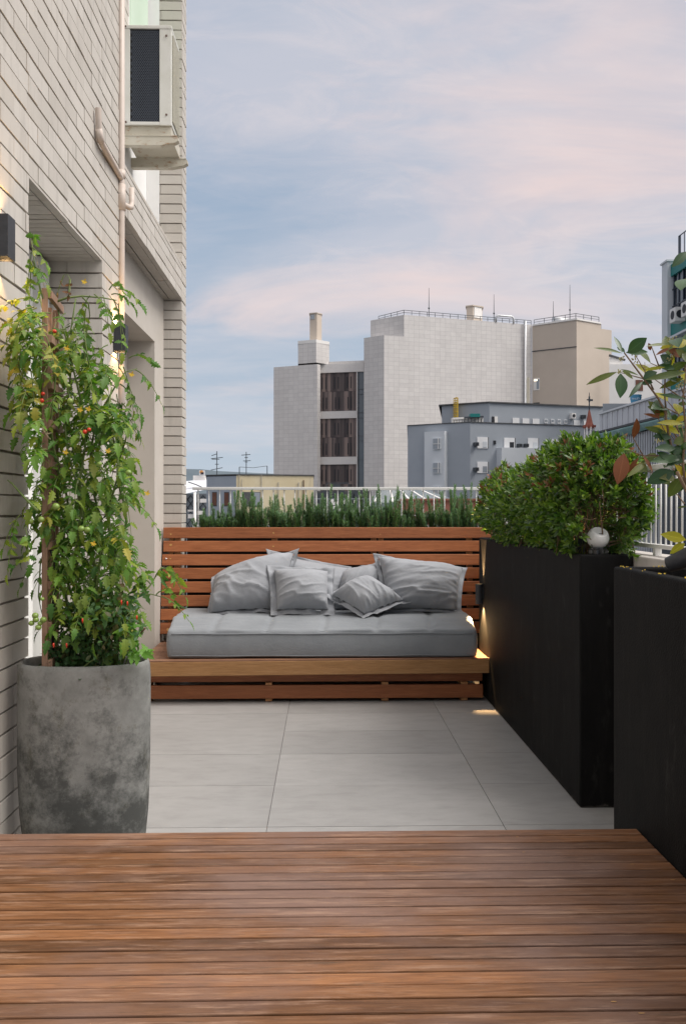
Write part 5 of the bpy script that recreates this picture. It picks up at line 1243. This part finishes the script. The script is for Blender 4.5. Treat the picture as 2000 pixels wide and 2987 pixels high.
for x0, x1, y0, y1, wa, wb in ((1379, 1390, 1291, 1301, g1, g2), (1379, 1390, 1364, 1374, g1, g2), (1506, 1516, 1295, 1305, g1, g2), (1525.5, 1535, 1295, 1305, g1, g2), (1660, 1672, 1206, 1221.5, h1, h2), (1692, 1702, 1211, 1222, h1, h2)):
    o, (p, q, z0, z1, n) = panel('wall_air_conditioner', M['city_white'] if x0 == 1660 else M['steel'], None, wa, wb, x0, x1, y0, y1, .35, .4)
    tag(o, 'white boxed air conditioner high on the upper grey wall' if x0 == 1660 else 'small dark air conditioner box on the blue grey building wall', 'air conditioner', None if x0 == 1660 else 'small dark air conditioners on the grey building')
    mb = MB(); c = (p + q) / 2 + n * .352; c.z = (z0 + z1) / 2; side = (q - p).normalized(); r = min((q - p).length, z1 - z0) * .36
    mb.tube([c, c + n * .02], r, 14); mb.build('fan', M['dark_open'], o)
# -- cream and blue house with antennas
hs = thing('cream_house', 'cream and pale blue flat roofed house just beyond the rail', 'house', (-5, 66, GZ))
y0_, y1_, y2_ = P2(602, 66.5), P2(689, 65), P2(914, 66.2); zy = Zat(689, 1386, 65)
prism('blue_wall', M['blue_wall'], hs, [y0_, y1_, back(y1_, 9), back(y0_, 9)], GZ, zy - .05); prism('cream_wall', M['yellow_wall'], hs, [y1_ + V((.001, 0, 0)), y2_, back(y2_, 9), back(y1_, 9) + V((.01, 0, 0))], GZ, zy)
prism('roof_edge', M['roof_dark'], hs, [y0_ + V((-.06, -.05, 0)), y1_ + V((0, -.06, 0)), y2_ + V((.06, -.05, 0)), back(y2_, 9), back(y0_, 9)], zy, zy + .09)
for x0, x1 in ((619, 632.5), (654, 668)): window(hs, y0_, y1_, x0, x1, 1435, 1477, 'roof_dark', 'louvre', .02, (.08, .95, .05, .97))
window(hs, y1_, y2_, 706, 759, 1435, 1478, 'roof_dark', 'glass_grey', .02, (.5, .98, .03, .97))
for x, yt, th in ((698, 1385, .05), (706, 1396, .04), (763, 1385, .05), (812, 1406, .06), (871, 1407, .07), (885.5, 1400, .08)):
    p = on_wall(y1_, y2_, x); mb = MB(); mb.bar(zz(p, GZ) + V((0, -.06, 0)), zz(p, Zat(x, yt, p.y)) + V((0, -.06, 0)), th); mb.build('wall_pipe', M['woody'] if x > 880 else M['rust'], hs)
def antenna(label, x, yt, Y, cross):
    p = P2(x, Y); t = thing('tv_antenna', label, 'antenna', tuple(zz(p, zy)), 'roof antennas'); mb = MB(); mb.tube([zz(p, zy), zz(p, Zat(x, yt, Y))], .035, 6); mb.build('mast', M['steel'], t)
    for (x0, x1, ya, yb) in cross:
        mb = MB(); mb.bar(zz(P2(x0, Y), Zat(x0, ya, Y)), zz(P2(x1, Y), Zat(x1, yb, Y)), .05)
        mb.build('boom', M['steel'], t)
antenna('roof antenna with tilted arms above the pale blue wall', 632.5, 1316, 67.5, ((617, 632, 1329, 1324), (615, 650, 1338, 1334), (618, 640, 1339.5, 1339.5), (627, 638, 1354, 1354), (615, 649, 1371, 1364)))
antenna('roof antenna with level arms above the cream wall', 718, 1318, 67.5, ((704, 730, 1327.5, 1325.5), (713, 723, 1334.5, 1334.5), (709, 731, 1344.5, 1343.5), (714, 722, 1347.5, 1347.5)))
mb = MB(); pa, pb = P2(698, 66.6), P2(779, 66.9); za_, zb_ = Zat(698, 1362, 66.6), Zat(779, 1359, 66.9)
mb.bar(zz(pa, zy + .09), zz(pa, za_), .06); mb.bar(zz(pb, zy + .09), zz(pb, zb_), .06); mb.tube([zz(pa, za_), zz(pa.lerp(pb, .5), (za_ + zb_) / 2 - .1), zz(pb, zb_)], .02, 5)
o = mb.build('clothes_line', M['steel']); tag(o, 'two roof posts with a slack line on the cream house', 'clothes line')
# -- arena
ar = thing('arena', 'white membrane roofed arena with lattice supports at the end of the street', 'arena', (-30, 190, GZ))
mb = MB(); nx = 14
for i in range(nx + 1):
    x = 500 + 130 * i / nx; s = i / nx
    yt = 1408 - 14 * s; ym = 1425 - 8 * s; yb = 1448 - 26 * s
    mb.v += [tuple(pt(x, yt, 215)), tuple(pt(x, ym, 200)), tuple(pt(x, yb, 190))]
for i in range(nx):
    a = i * 3
    for j in (0, 1): mb.f.append((a + j + 1, a + j + 4, a + j + 3, a + j))
mb.build('roof', M['arena_roof'], ar, True)
mb = MB(); mb.box(pt(500, 1490, 192).x, pt(635, 1490, 192).x, 192, 214, GZ, Zat(560, 1440, 192)); mb.build('glass_wall', M['glass_grey'], ar)
mb = MB()
for i in range(7):
    for z in range(5):
        a = pt(520 + 18 * i, 1445 + 24 * z, 191.5); b = pt(538 + 18 * i, 1469 + 24 * z, 191.5); c = pt(538 + 18 * i, 1445 + 24 * z, 191.5); d = pt(520 + 18 * i, 1469 + 24 * z, 191.5); mb.bar(a, b, .22); mb.bar(c, d, .22)
mb.build('lattice', M['steel'], ar)
mb = MB(); p = pt(568, 1436, 188); mb.tube([(p.x, p.y, GZ), tuple(p)], .32, 12); mb.build('column', M['city_white'], ar, True)
mb = MB(); mb.tube([pt(549, 1406, 189.5), pt(573, 1414, 189.5), pt(588, 1421, 189.5)], .12, 6); mb.build('roof_cable', M['steel'], ar)
for (x0, x1, y0, y1) in ((583, 602, 1455, 1466), (548, 563, 1487, 1492), (575, 592, 1490, 1502), (548, 570, 1500, 1512)):
    a, b = pt(x0, y1, 188.5), pt(x1, y0, 188.5); mb = MB(); mb.box(a.x, b.x, 188.3, 188.6, a.z, b.z); mb.build('cladding_panel', M['city_white'], ar)
sg = thing('roof_sign', 'square white sign with a dark M over an orange disc on the arena roof', 'sign', tuple(pt(588.5, 1388, 196)))
a, b = pt(581, 1386, 196), pt(596, 1372, 196); mb = MB(); mb.box(a.x, b.x, 196, 196.6, a.z, b.z); mb.build('board', M['shutter'], sg)
p = pt(588, 1378, 195.95); mb = MB(); mb.tube([p + V((-.05, .03, .1)), p + V((-.05, -.02, .1))], .40, 20); mb.build('disc', M['orange'], sg)
text_mesh('letter', 'M', .95, tuple(p + V((.15, -.05, -.52))), (math.pi / 2, 0, 0), M['ink'], sg, .01, .02)
a, b = pt(563, 1394, 197), pt(598, 1387, 197); mb = MB(); mb.box(a.x, b.x, 197, 199, a.z - .5, b.z); mb.build('plinth', M['city_white'], sg)
# -- hill
mb = MB(); N = 40
hp = [(300, 1358), (548, 1367), (620, 1373), (700, 1377), (800, 1382), (940, 1388), (1300, 1400), (2400, 1420)]
for i in range(N + 1):
    x = 200 + 2200 * i / N
    for (xa, ya), (xb, yb) in zip(hp, hp[1:]):
        if xa <= x <= xb: y = ya + (yb - ya) * (x - xa) / (xb - xa); break
    else: y = 1358
    t = pt(x, y, 1900); mb.v += [(t.x, 1500, GZ), (t.x, 1900, t.z + 3 * noise.noise(V((x * .02, 0, 0)))), (t.x, 2600, GZ)]
for i in range(N):
    for j in (0, 1): a = i * 3 + j; mb.f.append((a, a + 3, a + 4, a + 1))
o = mb.build('hills', M['hill'], None, True); tag(o, kind='structure')
# -- church spire
sp = thing('church_spire', 'small red tiled church spire with white arches and an iron cross above the shrub', 'church', tuple(zz(P2(1718, 55), GZ)))
c = P2(1718, 55); k = 55 / F
mb = MB(); n = 8; zb, zt_ = Zat(1718, 1246, 55), Zat(1718, 1193, 55)
mb.lathe((c.x, c.y, 0), [(15.5 * k, zb), (10.5 * k, zb + 12 * k), (.03, zt_)], n)
for i in range(8):
    a = i * math.pi / 4 + math.pi / 8; p = V((c.x + 15.5 * k * math.cos(a), c.y + 15.5 * k * math.sin(a), zb)); d = V((math.cos(a), math.sin(a), 0)); s = V((-math.sin(a), math.cos(a), 0))
    mb.tri(p - s * 6 * k - V((0, 0, 0)), p + s * 6 * k, p + d * 2.5 * k + V((0, 0, -6 * k))); mb.obox(p + d * 1.2 * k + V((0, 0, 2.5 * k)), s * 2 * k, d * 2 * k, V((0, 0, 3.5 * k)))
mb.build('roof', M['spire_red'], sp)
mb = MB(); mb.lathe((c.x, c.y, 0), [(9 * k, Zat(1718, 1330, 55)), (9 * k, zb)], 8); mb.build('core', M['lgrey_wall'], sp)
mb = MB()
for i in range(8):
    a = i * math.pi / 4; p = V((c.x + 13.5 * k * math.cos(a), c.y + 13.5 * k * math.sin(a), 0)); mb.tube([zz(p, Zat(1718, 1310, 55)), zz(p, zb)], 2.1 * k, 8)
    a2 = a + math.pi / 4; p2 = V((c.x + 13.5 * k * math.cos(a2), c.y + 13.5 * k * math.sin(a2), 0)); m_ = (p + p2) / 2
    mb.bar(zz(p, zb - 9 * k), zz(m_, zb - 2 * k), 1.6 * k); mb.bar(zz(p2, zb - 9 * k), zz(m_, zb - 2 * k), 1.6 * k)
mb.build('arcade', M['city_white'], sp, True)
mb = MB(); mb.lathe((c.x, c.y, 0), [(15 * k, Zat(1718, 1345, 55)), (15 * k, Zat(1718, 1305, 55)), (12 * k, Zat(1718, 1300, 55))], 8); mb.box(c.x - .5, c.x + .5, c.y - .5, c.y + .5, GZ, Zat(1718, 1344, 55)); mb.build('tower', M['terracotta'], sp)
mb = MB(); mb.tube([zz(c, zt_ - .2), zz(c, Zat(1718, 1145, 55))], [.05, .02], 6); zc_ = Zat(1718, 1166, 55); mb.bar(zz(c + V((-.17, 0, 0)), zc_), zz(c + V((.2, 0, 0)), zc_), .07); mb.bar(zz(c + V((.02, 0, 0)), zc_ - .02), zz(c + V((.22, 0, 0)), zc_ - .02), .1, .12); mb.bar(zz(c, zc_ - .15), zz(c, zc_ + .22), .09); mb.build('cross', M['steel'], sp)
# -- slatted teal canopied building
tl = thing('slatted_building', 'building with pale vertical fins under a verdigris canopy and grey screen wall', 'building', (13, 38, GZ))
X0 = pt(1747, 1490, 40).x; fy0, fy1 = 40.0, 22.0
def xs_at(Y): return X0 + (40 - Y) * .045
def zline(y, Y=40.0): return Zat(1747, y, Y)
zt1, zt0, zc1, zc0 = zline(1210), zline(1259), zline(1263), zline(1290)
a, b = V((xs_at(fy0), fy0, 0)), V((xs_at(fy1), fy1, 0))
mb = MB(); N = 60
for i in range(N):
    p = a.lerp(b, i / N); q = a.lerp(b, (i + 1) / N); off_ = .03 if i % 2 else 0
    mb.obox(zz((p + q) / 2 + V((.05 + off_, 0, 0)), (zt0 + zt1) / 2), V((.03, 0, 0)), (q - p) / 2, V((0, 0, (zt1 - zt0) / 2)))
mb.build('screen_wall', M['screen'], tl)
mb = MB(); mb.bar(zz(a, zt1 + .04), zz(b, zt1 + .04), .12, .08); mb.build('screen_rail', M['lsteel'], tl)
mb = MB(); mb.bar(zz(a, zt0 - .06) + V((-.05, 0, 0)), zz(b, zt0 - .06) + V((-.05, 0, 0)), .3, .09); mb.build('gutter', M['roof_dark'], tl)
ca, cb = a + V((-.35, .6, 0)), b + V((-.35, 0, 0)); mb = MB(); n = 40
for i in range(n + 1):
    p = ca.lerp(cb, i / n); w = .06 * noise.noise(V((i * .7, 1, 1))); mb.v += [(p.x + .3, p.y, zc1), (p.x - .12 + w, p.y, (zc1 + zc0) / 2 + .03), (p.x + .05 + w, p.y, zc0 + .03 * math.sin(i))]
for i in range(n):
    for j in (0, 1): q = i * 3 + j; mb.f.append((q, q + 3, q + 4, q + 1))
mb.build('canopy', M['verdigris'], tl, True)
mb = MB(); mb.box(X0 + .15, X0 + 9, fy1 - .2, fy0, GZ, zt0 - .02); mb.build('core_wall', M['fin_gap'], tl)
mb = MB(); n = 78
for i in range(n):
    p = a.lerp(b, (i + .5) / n); mb.box(p.x - .16, p.x + .14, p.y - .05, p.y + .05, GZ + 14, zc0 + .02)
mb.build('fins', M['fin'], tl)
# -- tall teal banded building at the frame edge
tw = thing('teal_building', 'tall dark glazed building with teal bands at the edge of the frame', 'building', (24, 60, GZ))
WY = 60.0; WX = pt(1956, 1490, WY).x; ztop = Zat(1956, 772, WY)
mb = MB(); mb.box(WX - .25, WX + 12, WY, WY + 1, GZ, Zat(1948, 762, WY)); mb.box(WX - .35, WX + 12, WY - .1, WY + 1.1, Zat(1948, 762, WY), Zat(1948, 757, WY)); mb.build('gable_wall', M['lgrey_wall'], tw)
mb = MB(); mb.box(WX + .4, WX + 12, 30, WY, GZ, ztop); mb.build('core_wall', M['fin_gap'], tw)
fl_h = Zat(1956, 772, WY) - Zat(1956, 945, WY)
for f in range(5):
    z1 = ztop - f * fl_h; mb = MB(); mb.box(WX - .02, WX + .5, 30, WY, z1 - .85, z1); mb.build('teal_band', M['teal'], tw)
    if f == 1: mb = MB(); mb.box(WX - .5, WX, 30, WY, z1 - 1.25, z1 - 1.1); mb.build('ledge', M['lgrey_wall'], tw)
    za, zb = z1 - fl_h, z1 - .85; mb = MB()
    for i in range(19):
        y = WY - .3 - i * 1.5
        for k, (u0, u1) in enumerate(((0, .36), (.37, .72), (.73, 1))): mb.box(WX + .2, WX + .3, y - 1.2, y - .25, za + (zb - za) * u0 + .04, za + (zb - za) * u1 - .04)
    o = mb.build('window', M['glass_grey'], tw)
    mb = MB()
    for i in range(38): y = WY - .3 - i * .75; mb.box(WX + .08, WX + .2, y - .06, y + .06, za, zb)
    for u in (.36, .72): mb.box(WX + .08, WX + .19, 31, WY, za + (zb - za) * u - .04, za + (zb - za) * u + .04)
    mb.build('frame', M['fin_gap'], o)
mb = MB()
for i in range(30): y = WY - 1 - i * .8; mb.bar((WX + .2, y, ztop), (WX + .2, y, ztop + 1.75), .05)
mb.bar((WX + .2, WY - 1, ztop + 1.75), (WX + .2, 34, ztop + 1.75), .06); mb.bar((WX + .2, WY - 1, ztop), (WX + .2, WY - 1, ztop + 1.75), .14); mb.build('roof_rail', M['fin_gap'], tw)
for i, y in enumerate((58.3, 56.4)):
    zc_ = Zat(1965, 945, 58.5); mb = MB(); mb.box(WX - .75, WX - .05, y - .85, y + .1, zc_, zc_ + .95); o = mb.build('wall_air_conditioner', M['city_white']); tag(o, 'white condenser unit under the teal band, ' + ('farther of the two' if i == 0 else 'nearer of the two'), 'air conditioner', 'white condensers on the teal building')
    mb = MB(); mb.tube([(WX - .77, y - .4, zc_ + .48), (WX - .74, y - .4, zc_ + .48)], .3, 16); mb.tube([(WX - .4, y - .87, zc_ + .48), (WX - .4, y - .84, zc_ + .48)], .28, 16); mb.build('fan', M['dark_open'], o)
# -- white house with blue tank
wh = thing('white_house', 'white walled house with a brown window behind the church spire', 'house', (26, 74, GZ))
w0, w1 = P2(1776, 72), P2(1965, 72); zw = Zat(1860, 1062, 72)
prism('main_wall', M['city_white'], wh, [w0, w1, back(w1, 8), back(w0, 8)], GZ, zw)
w2, w3 = P2(1776, 72.5), P2(1815, 72.5); prism('gable', M['city_white'], wh, [w2, w3, back(w3, 5), back(w2, 5)], zw, Zat(1790, 1042, 72.5))
mb = MB(); mb.bar(zz(w2, Zat(1783, 1036, 72.5)), zz(P2(1822, 72.5), Zat(1822, 1050, 72.5)), .2, .16); mb.build('roof_edge', M['roof_dark'], wh)
window(wh, w0, w1, 1853, 1874, 1108, 1140, 'louvre', 'roof_dark', .04, (.46, .52, .02, .98))
gl = thing('low_grey_block', 'low blue grey roof block beneath the blue tank', 'building', (20, 52, GZ)); l0, l1 = P2(1757, 52), P2(1900, 52)
prism('wall', M['grey_wall'], gl, [l0, l1, back(l1, 6), back(l0, 6)], GZ, Zat(1800, 1177, 52)); 
tk = thing('water_tank', 'tapered blue water tank with white lettering on the low grey roof', 'tank', tuple(pt(1853.5, 1174, 55))); p = pt(1853.5, 1175, 55); k = 55 / F
mb = MB(); mb.lathe(p, [(13.5 * k, 0), (15 * k, 9 * k), (15.4 * k, 9.5 * k), (16.2 * k, 20 * k), (17 * k, 21 * k), (17 * k, 23 * k), (3 * k, 24 * k)], 28); o = mb.build('tank_body', M['tank'], tk); autosmooth(o)
text_mesh('lettering', 'TINLEY', 7.2 * k, (p.x - 6 * k, p.y - 15.6 * k, p.z + 8 * k), (math.pi / 2, 0, -.32), M['shutter'], tk, .004)
# -- lower roofs beyond the rail
rb = thing('red_house', 'low red brown walled house below the rail', 'house', (6, 30, GZ))
r0, r1 = P2(1170, 30), P2(1425, 30); zr_ = Zat(1300, 1460, 30)
prism('wall', M['terracotta'], rb, [r0, r1, back(r1, 2), back(r0, 2)], GZ, zr_); prism('coping', M['terracotta'], rb, [r0 + V((-.05, -.08, 0)), r1 + V((.05, -.08, 0)), back(r1, 2.1), back(r0, 2.1)], zr_, zr_ + .07)
mb = MB(); q0 = P2(1145, 30); mb.v = [(q0.x, 30.2, zr_ - .55), (r0.x, 30.2, zr_), (r0.x, 30.2, GZ), (q0.x, 30.2, GZ), (q0.x, 31.8, zr_ - .55), (r0.x, 31.8, zr_)]; mb.f = [(0, 1, 2, 3), (0, 4, 5, 1)]; mb.build('lean_to', M['terracotta'], rb)
mb = MB(); mb.bar(zz(P2(1150, 29.8), zr_ - .5), zz(P2(1425, 29.8), zr_ - .62), .08, .04); mb.build('sill_line', M['city_white'], rb)
gh = thing('glass_roof', 'greenish glass roof sloping behind the red brown house', 'roof', (6, 45, GZ)); c0, c1, c2, c3_ = pt(1105, 1425, 52), pt(1235, 1425, 50), pt(1345, 1466, 40), pt(1080, 1466, 40)
mb = MB(); mb.quad(c3_, c2, c1, c0); mb.quad((c3_.x, c3_.y, GZ), (c2.x, c2.y, GZ), c2, c3_); mb.quad((c2.x, c2.y, GZ), (c1.x, c1.y, GZ), c1, c2); mb.build('glazing', M['canopy_glass'], gh)
mb = MB()
for s in (.05, .25, .45, .65, .85): mb.bar(c3_.lerp(c2, s) + V((0, 0, .03)), c0.lerp(c1, s) + V((0, 0, .03)), .10, .05)
mb.build('glazing_bar', M['city_white'], gh)
tc = thing('roof_terrace', 'cluttered dark roof terrace with glass balustrade below the brown slats', 'terrace', (3, 60, GZ)); t0, t1 = P2(918, 58), P2(1082, 58); zf = Zat(1000, 1500, 58)
prism('wall', M['lgrey_wall'], tc, [t0, t1, back(t1, 8), back(t0, 8)], GZ, zf)
prism('back_wall', M['roof_dark'], tc, [back(t0, 7.5), back(t1, 7.5), back(t1, 8), back(t0, 8)], zf, Zat(1000, 1432, 65))
mb = MB()
for k in range(60):
    x = R.uniform(925, 1070); p = P2(x, R.uniform(59, 64)); h = R.uniform(.3, 1.9); w = R.uniform(.1, .5); z_ = zf + R.choice((0, 0, .8)); mb.box(p.x - w / 2, p.x + w / 2, p.y, p.y + .3, z_, max(zf + h, z_ + .1))
o = mb.build('clutter', M['steel'], tc); o['kind'] = 'stuff'
mb = MB()
for k in range(16):
    x = R.uniform(925, 1070); p = P2(x, R.uniform(58.8, 60)); h = R.uniform(.2, 1.2); mb.box(p.x - .12, p.x + .12, p.y, p.y + .2, zf + h - .2, zf + h)
o = mb.build('pale_clutter', M['city_white'], tc); o['kind'] = 'stuff'
mb = MB(); mb.bar(zz(t0, zf + 1.05), zz(t1, zf + 1.05), .06); 
for i in range(9): p = t0.lerp(t1, i / 8); mb.bar(zz(p, zf), zz(p, zf + 1.05), .05)
mb.build('balustrade', M['glass_grey'], tc)
mb = MB(); p, q = P2(952, 60), P2(1016, 60); zpg = Zat(980, 1409, 60)
mb.bar(zz(p, zpg), zz(q, zpg), .06); mb.bar(zz(p, zf), zz(p, zpg), .06); mb.bar(zz(q, zf), zz(q, zpg), .06); mb.box(P2(972, 61).x, P2(992, 61).x, 61, 61.4, Zat(980, 1422, 61), Zat(980, 1412, 61)); mb.build('pergola', M['steel'], tc)
pv = thing('low_roof', 'plain pale flat roof between the clad tower and the red house', 'roof', (4, 44, GZ)); v0, v1 = P2(1075, 46), P2(1150, 44)
prism('wall', M['lgrey_wall'], pv, [v0, v1, back(v1, 6), back(v0, 6)], GZ, Zat(1100, 1490, 45))
#LIGHT
# ------------------------------------------------------------------ light, sky, camera
SUN = V((.55, -.16, .82)).normalized()
L = bpy.data.lights.new('sun', 'SUN'); L.energy = 2.2; L.angle = math.radians(32); L.color = (1.0, .95, .90)
o = bpy.data.objects.new('sun', L); COL.objects.link(o); o.rotation_euler = (-SUN).to_track_quat('-Z', 'Y').to_euler()
w = bpy.data.worlds.new('World'); scene.world = w; w.use_nodes = True
class GW(G):
    def __init__(s, t): s.t = t; s.n = t.nodes; s.l = t.links; s.b = None
g = GW(w.node_tree); bg = g.n['Background']
sky = g.node('ShaderNodeTexSky', sky_type='NISHITA'); sky.sun_disc = False
sky.sun_elevation = math.asin(SUN.z); sky.sun_rotation = math.atan2(SUN.x, SUN.y); sky.air_density = 1.0; sky.dust_density = 2.0
tc = g.node('ShaderNodeTexCoord'); sx = g.node('ShaderNodeSeparateXYZ'); g.l.new(tc.outputs['Generated'], sx.inputs[0])
zz_ = g.math('ADD', g.math('MAXIMUM', sx.outputs[2], 0.0), .22)
px = g.math('DIVIDE', sx.outputs[0], zz_); py = g.math('DIVIDE', sx.outputs[1], zz_)
cb_ = g.node('ShaderNodeCombineXYZ'); g.l.new(px, cb_.inputs[0]); g.l.new(py, cb_.inputs[1])
mp = g.node('ShaderNodeMapping'); mp.inputs['Rotation'].default_value = (0, 0, math.radians(18)); mp.inputs['Scale'].default_value = (.75, 1.5, 1); mp.inputs['Location'].default_value = (1.9, .35, 0); g.l.new(cb_.outputs[0], mp.inputs['Vector'])
n1 = g.noise(mp.outputs['Vector'], 1.0, 8, .52, .5)
mp2 = g.node('ShaderNodeMapping'); mp2.inputs['Rotation'].default_value = (0, 0, math.radians(24)); mp2.inputs['Scale'].default_value = (.95, 2.0, 1); mp2.inputs['Location'].default_value = (8.3, 2.4, 0); g.l.new(cb_.outputs[0], mp2.inputs['Vector'])
n2 = g.noise(mp2.outputs['Vector'], 1.05, 9, .56, .7)
S = 10.0
blue = (.265 * S, .35 * S, .46 * S); lil = (.45 * S, .462 * S, .525 * S); pink = (.72 * S, .565 * S, .53 * S)
c = g.mix(.88, sky.outputs[0], blue)
c = g.mix(g.ramp(n1, [(.36, g3(0)), (.58, g3(.9))]), c, lil)
c = g.mix(g.ramp(n2, [(.48, g3(0)), (.74, g3(.8))]), c, pink)
n3 = g.noise(mp2.outputs['Vector'], 4.2, 8, .68, 1.2)
c = g.mix(g.math('MULTIPLY', g.ramp(n3, [(.46, g3(0)), (.76, g3(1))]), g.ramp(n1, [(.42, g3(.12)), (.65, g3(.5))])), c, (.66 * S, .58 * S, .575 * S))
haze = g.ramp(sx.outputs[2], [(0.0, g3(.85)), (.14, g3(.40)), (.34, g3(0))])
c = g.mix(haze, c, (.45 * S, .505 * S, .565 * S))
# added fill light: sky brightened round the sun direction, mostly out of view
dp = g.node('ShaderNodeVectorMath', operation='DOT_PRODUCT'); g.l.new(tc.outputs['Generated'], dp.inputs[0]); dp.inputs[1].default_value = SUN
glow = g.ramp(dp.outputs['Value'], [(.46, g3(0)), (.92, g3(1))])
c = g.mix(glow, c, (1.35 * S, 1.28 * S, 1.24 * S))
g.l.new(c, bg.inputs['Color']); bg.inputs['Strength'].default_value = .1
cam = bpy.data.cameras.new('camera'); co = bpy.data.objects.new('camera', cam); COL.objects.link(co)
co.location = (0, 0, CZ); co.rotation_euler = (math.pi / 2, 0, -TH)
cam.sensor_fit = 'HORIZONTAL'; cam.sensor_width = 36; cam.lens = F / 2000 * 36; cam.shift_y = -.00175; cam.clip_start = .05; cam.clip_end = 6000
scene.camera = co
vs = scene.view_settings; vs.view_transform = 'Standard'; vs.look = 'None'; vs.exposure = .36; vs.gamma = 1
scene.cycles.max_bounces = 8; scene.cycles.use_denoising = True
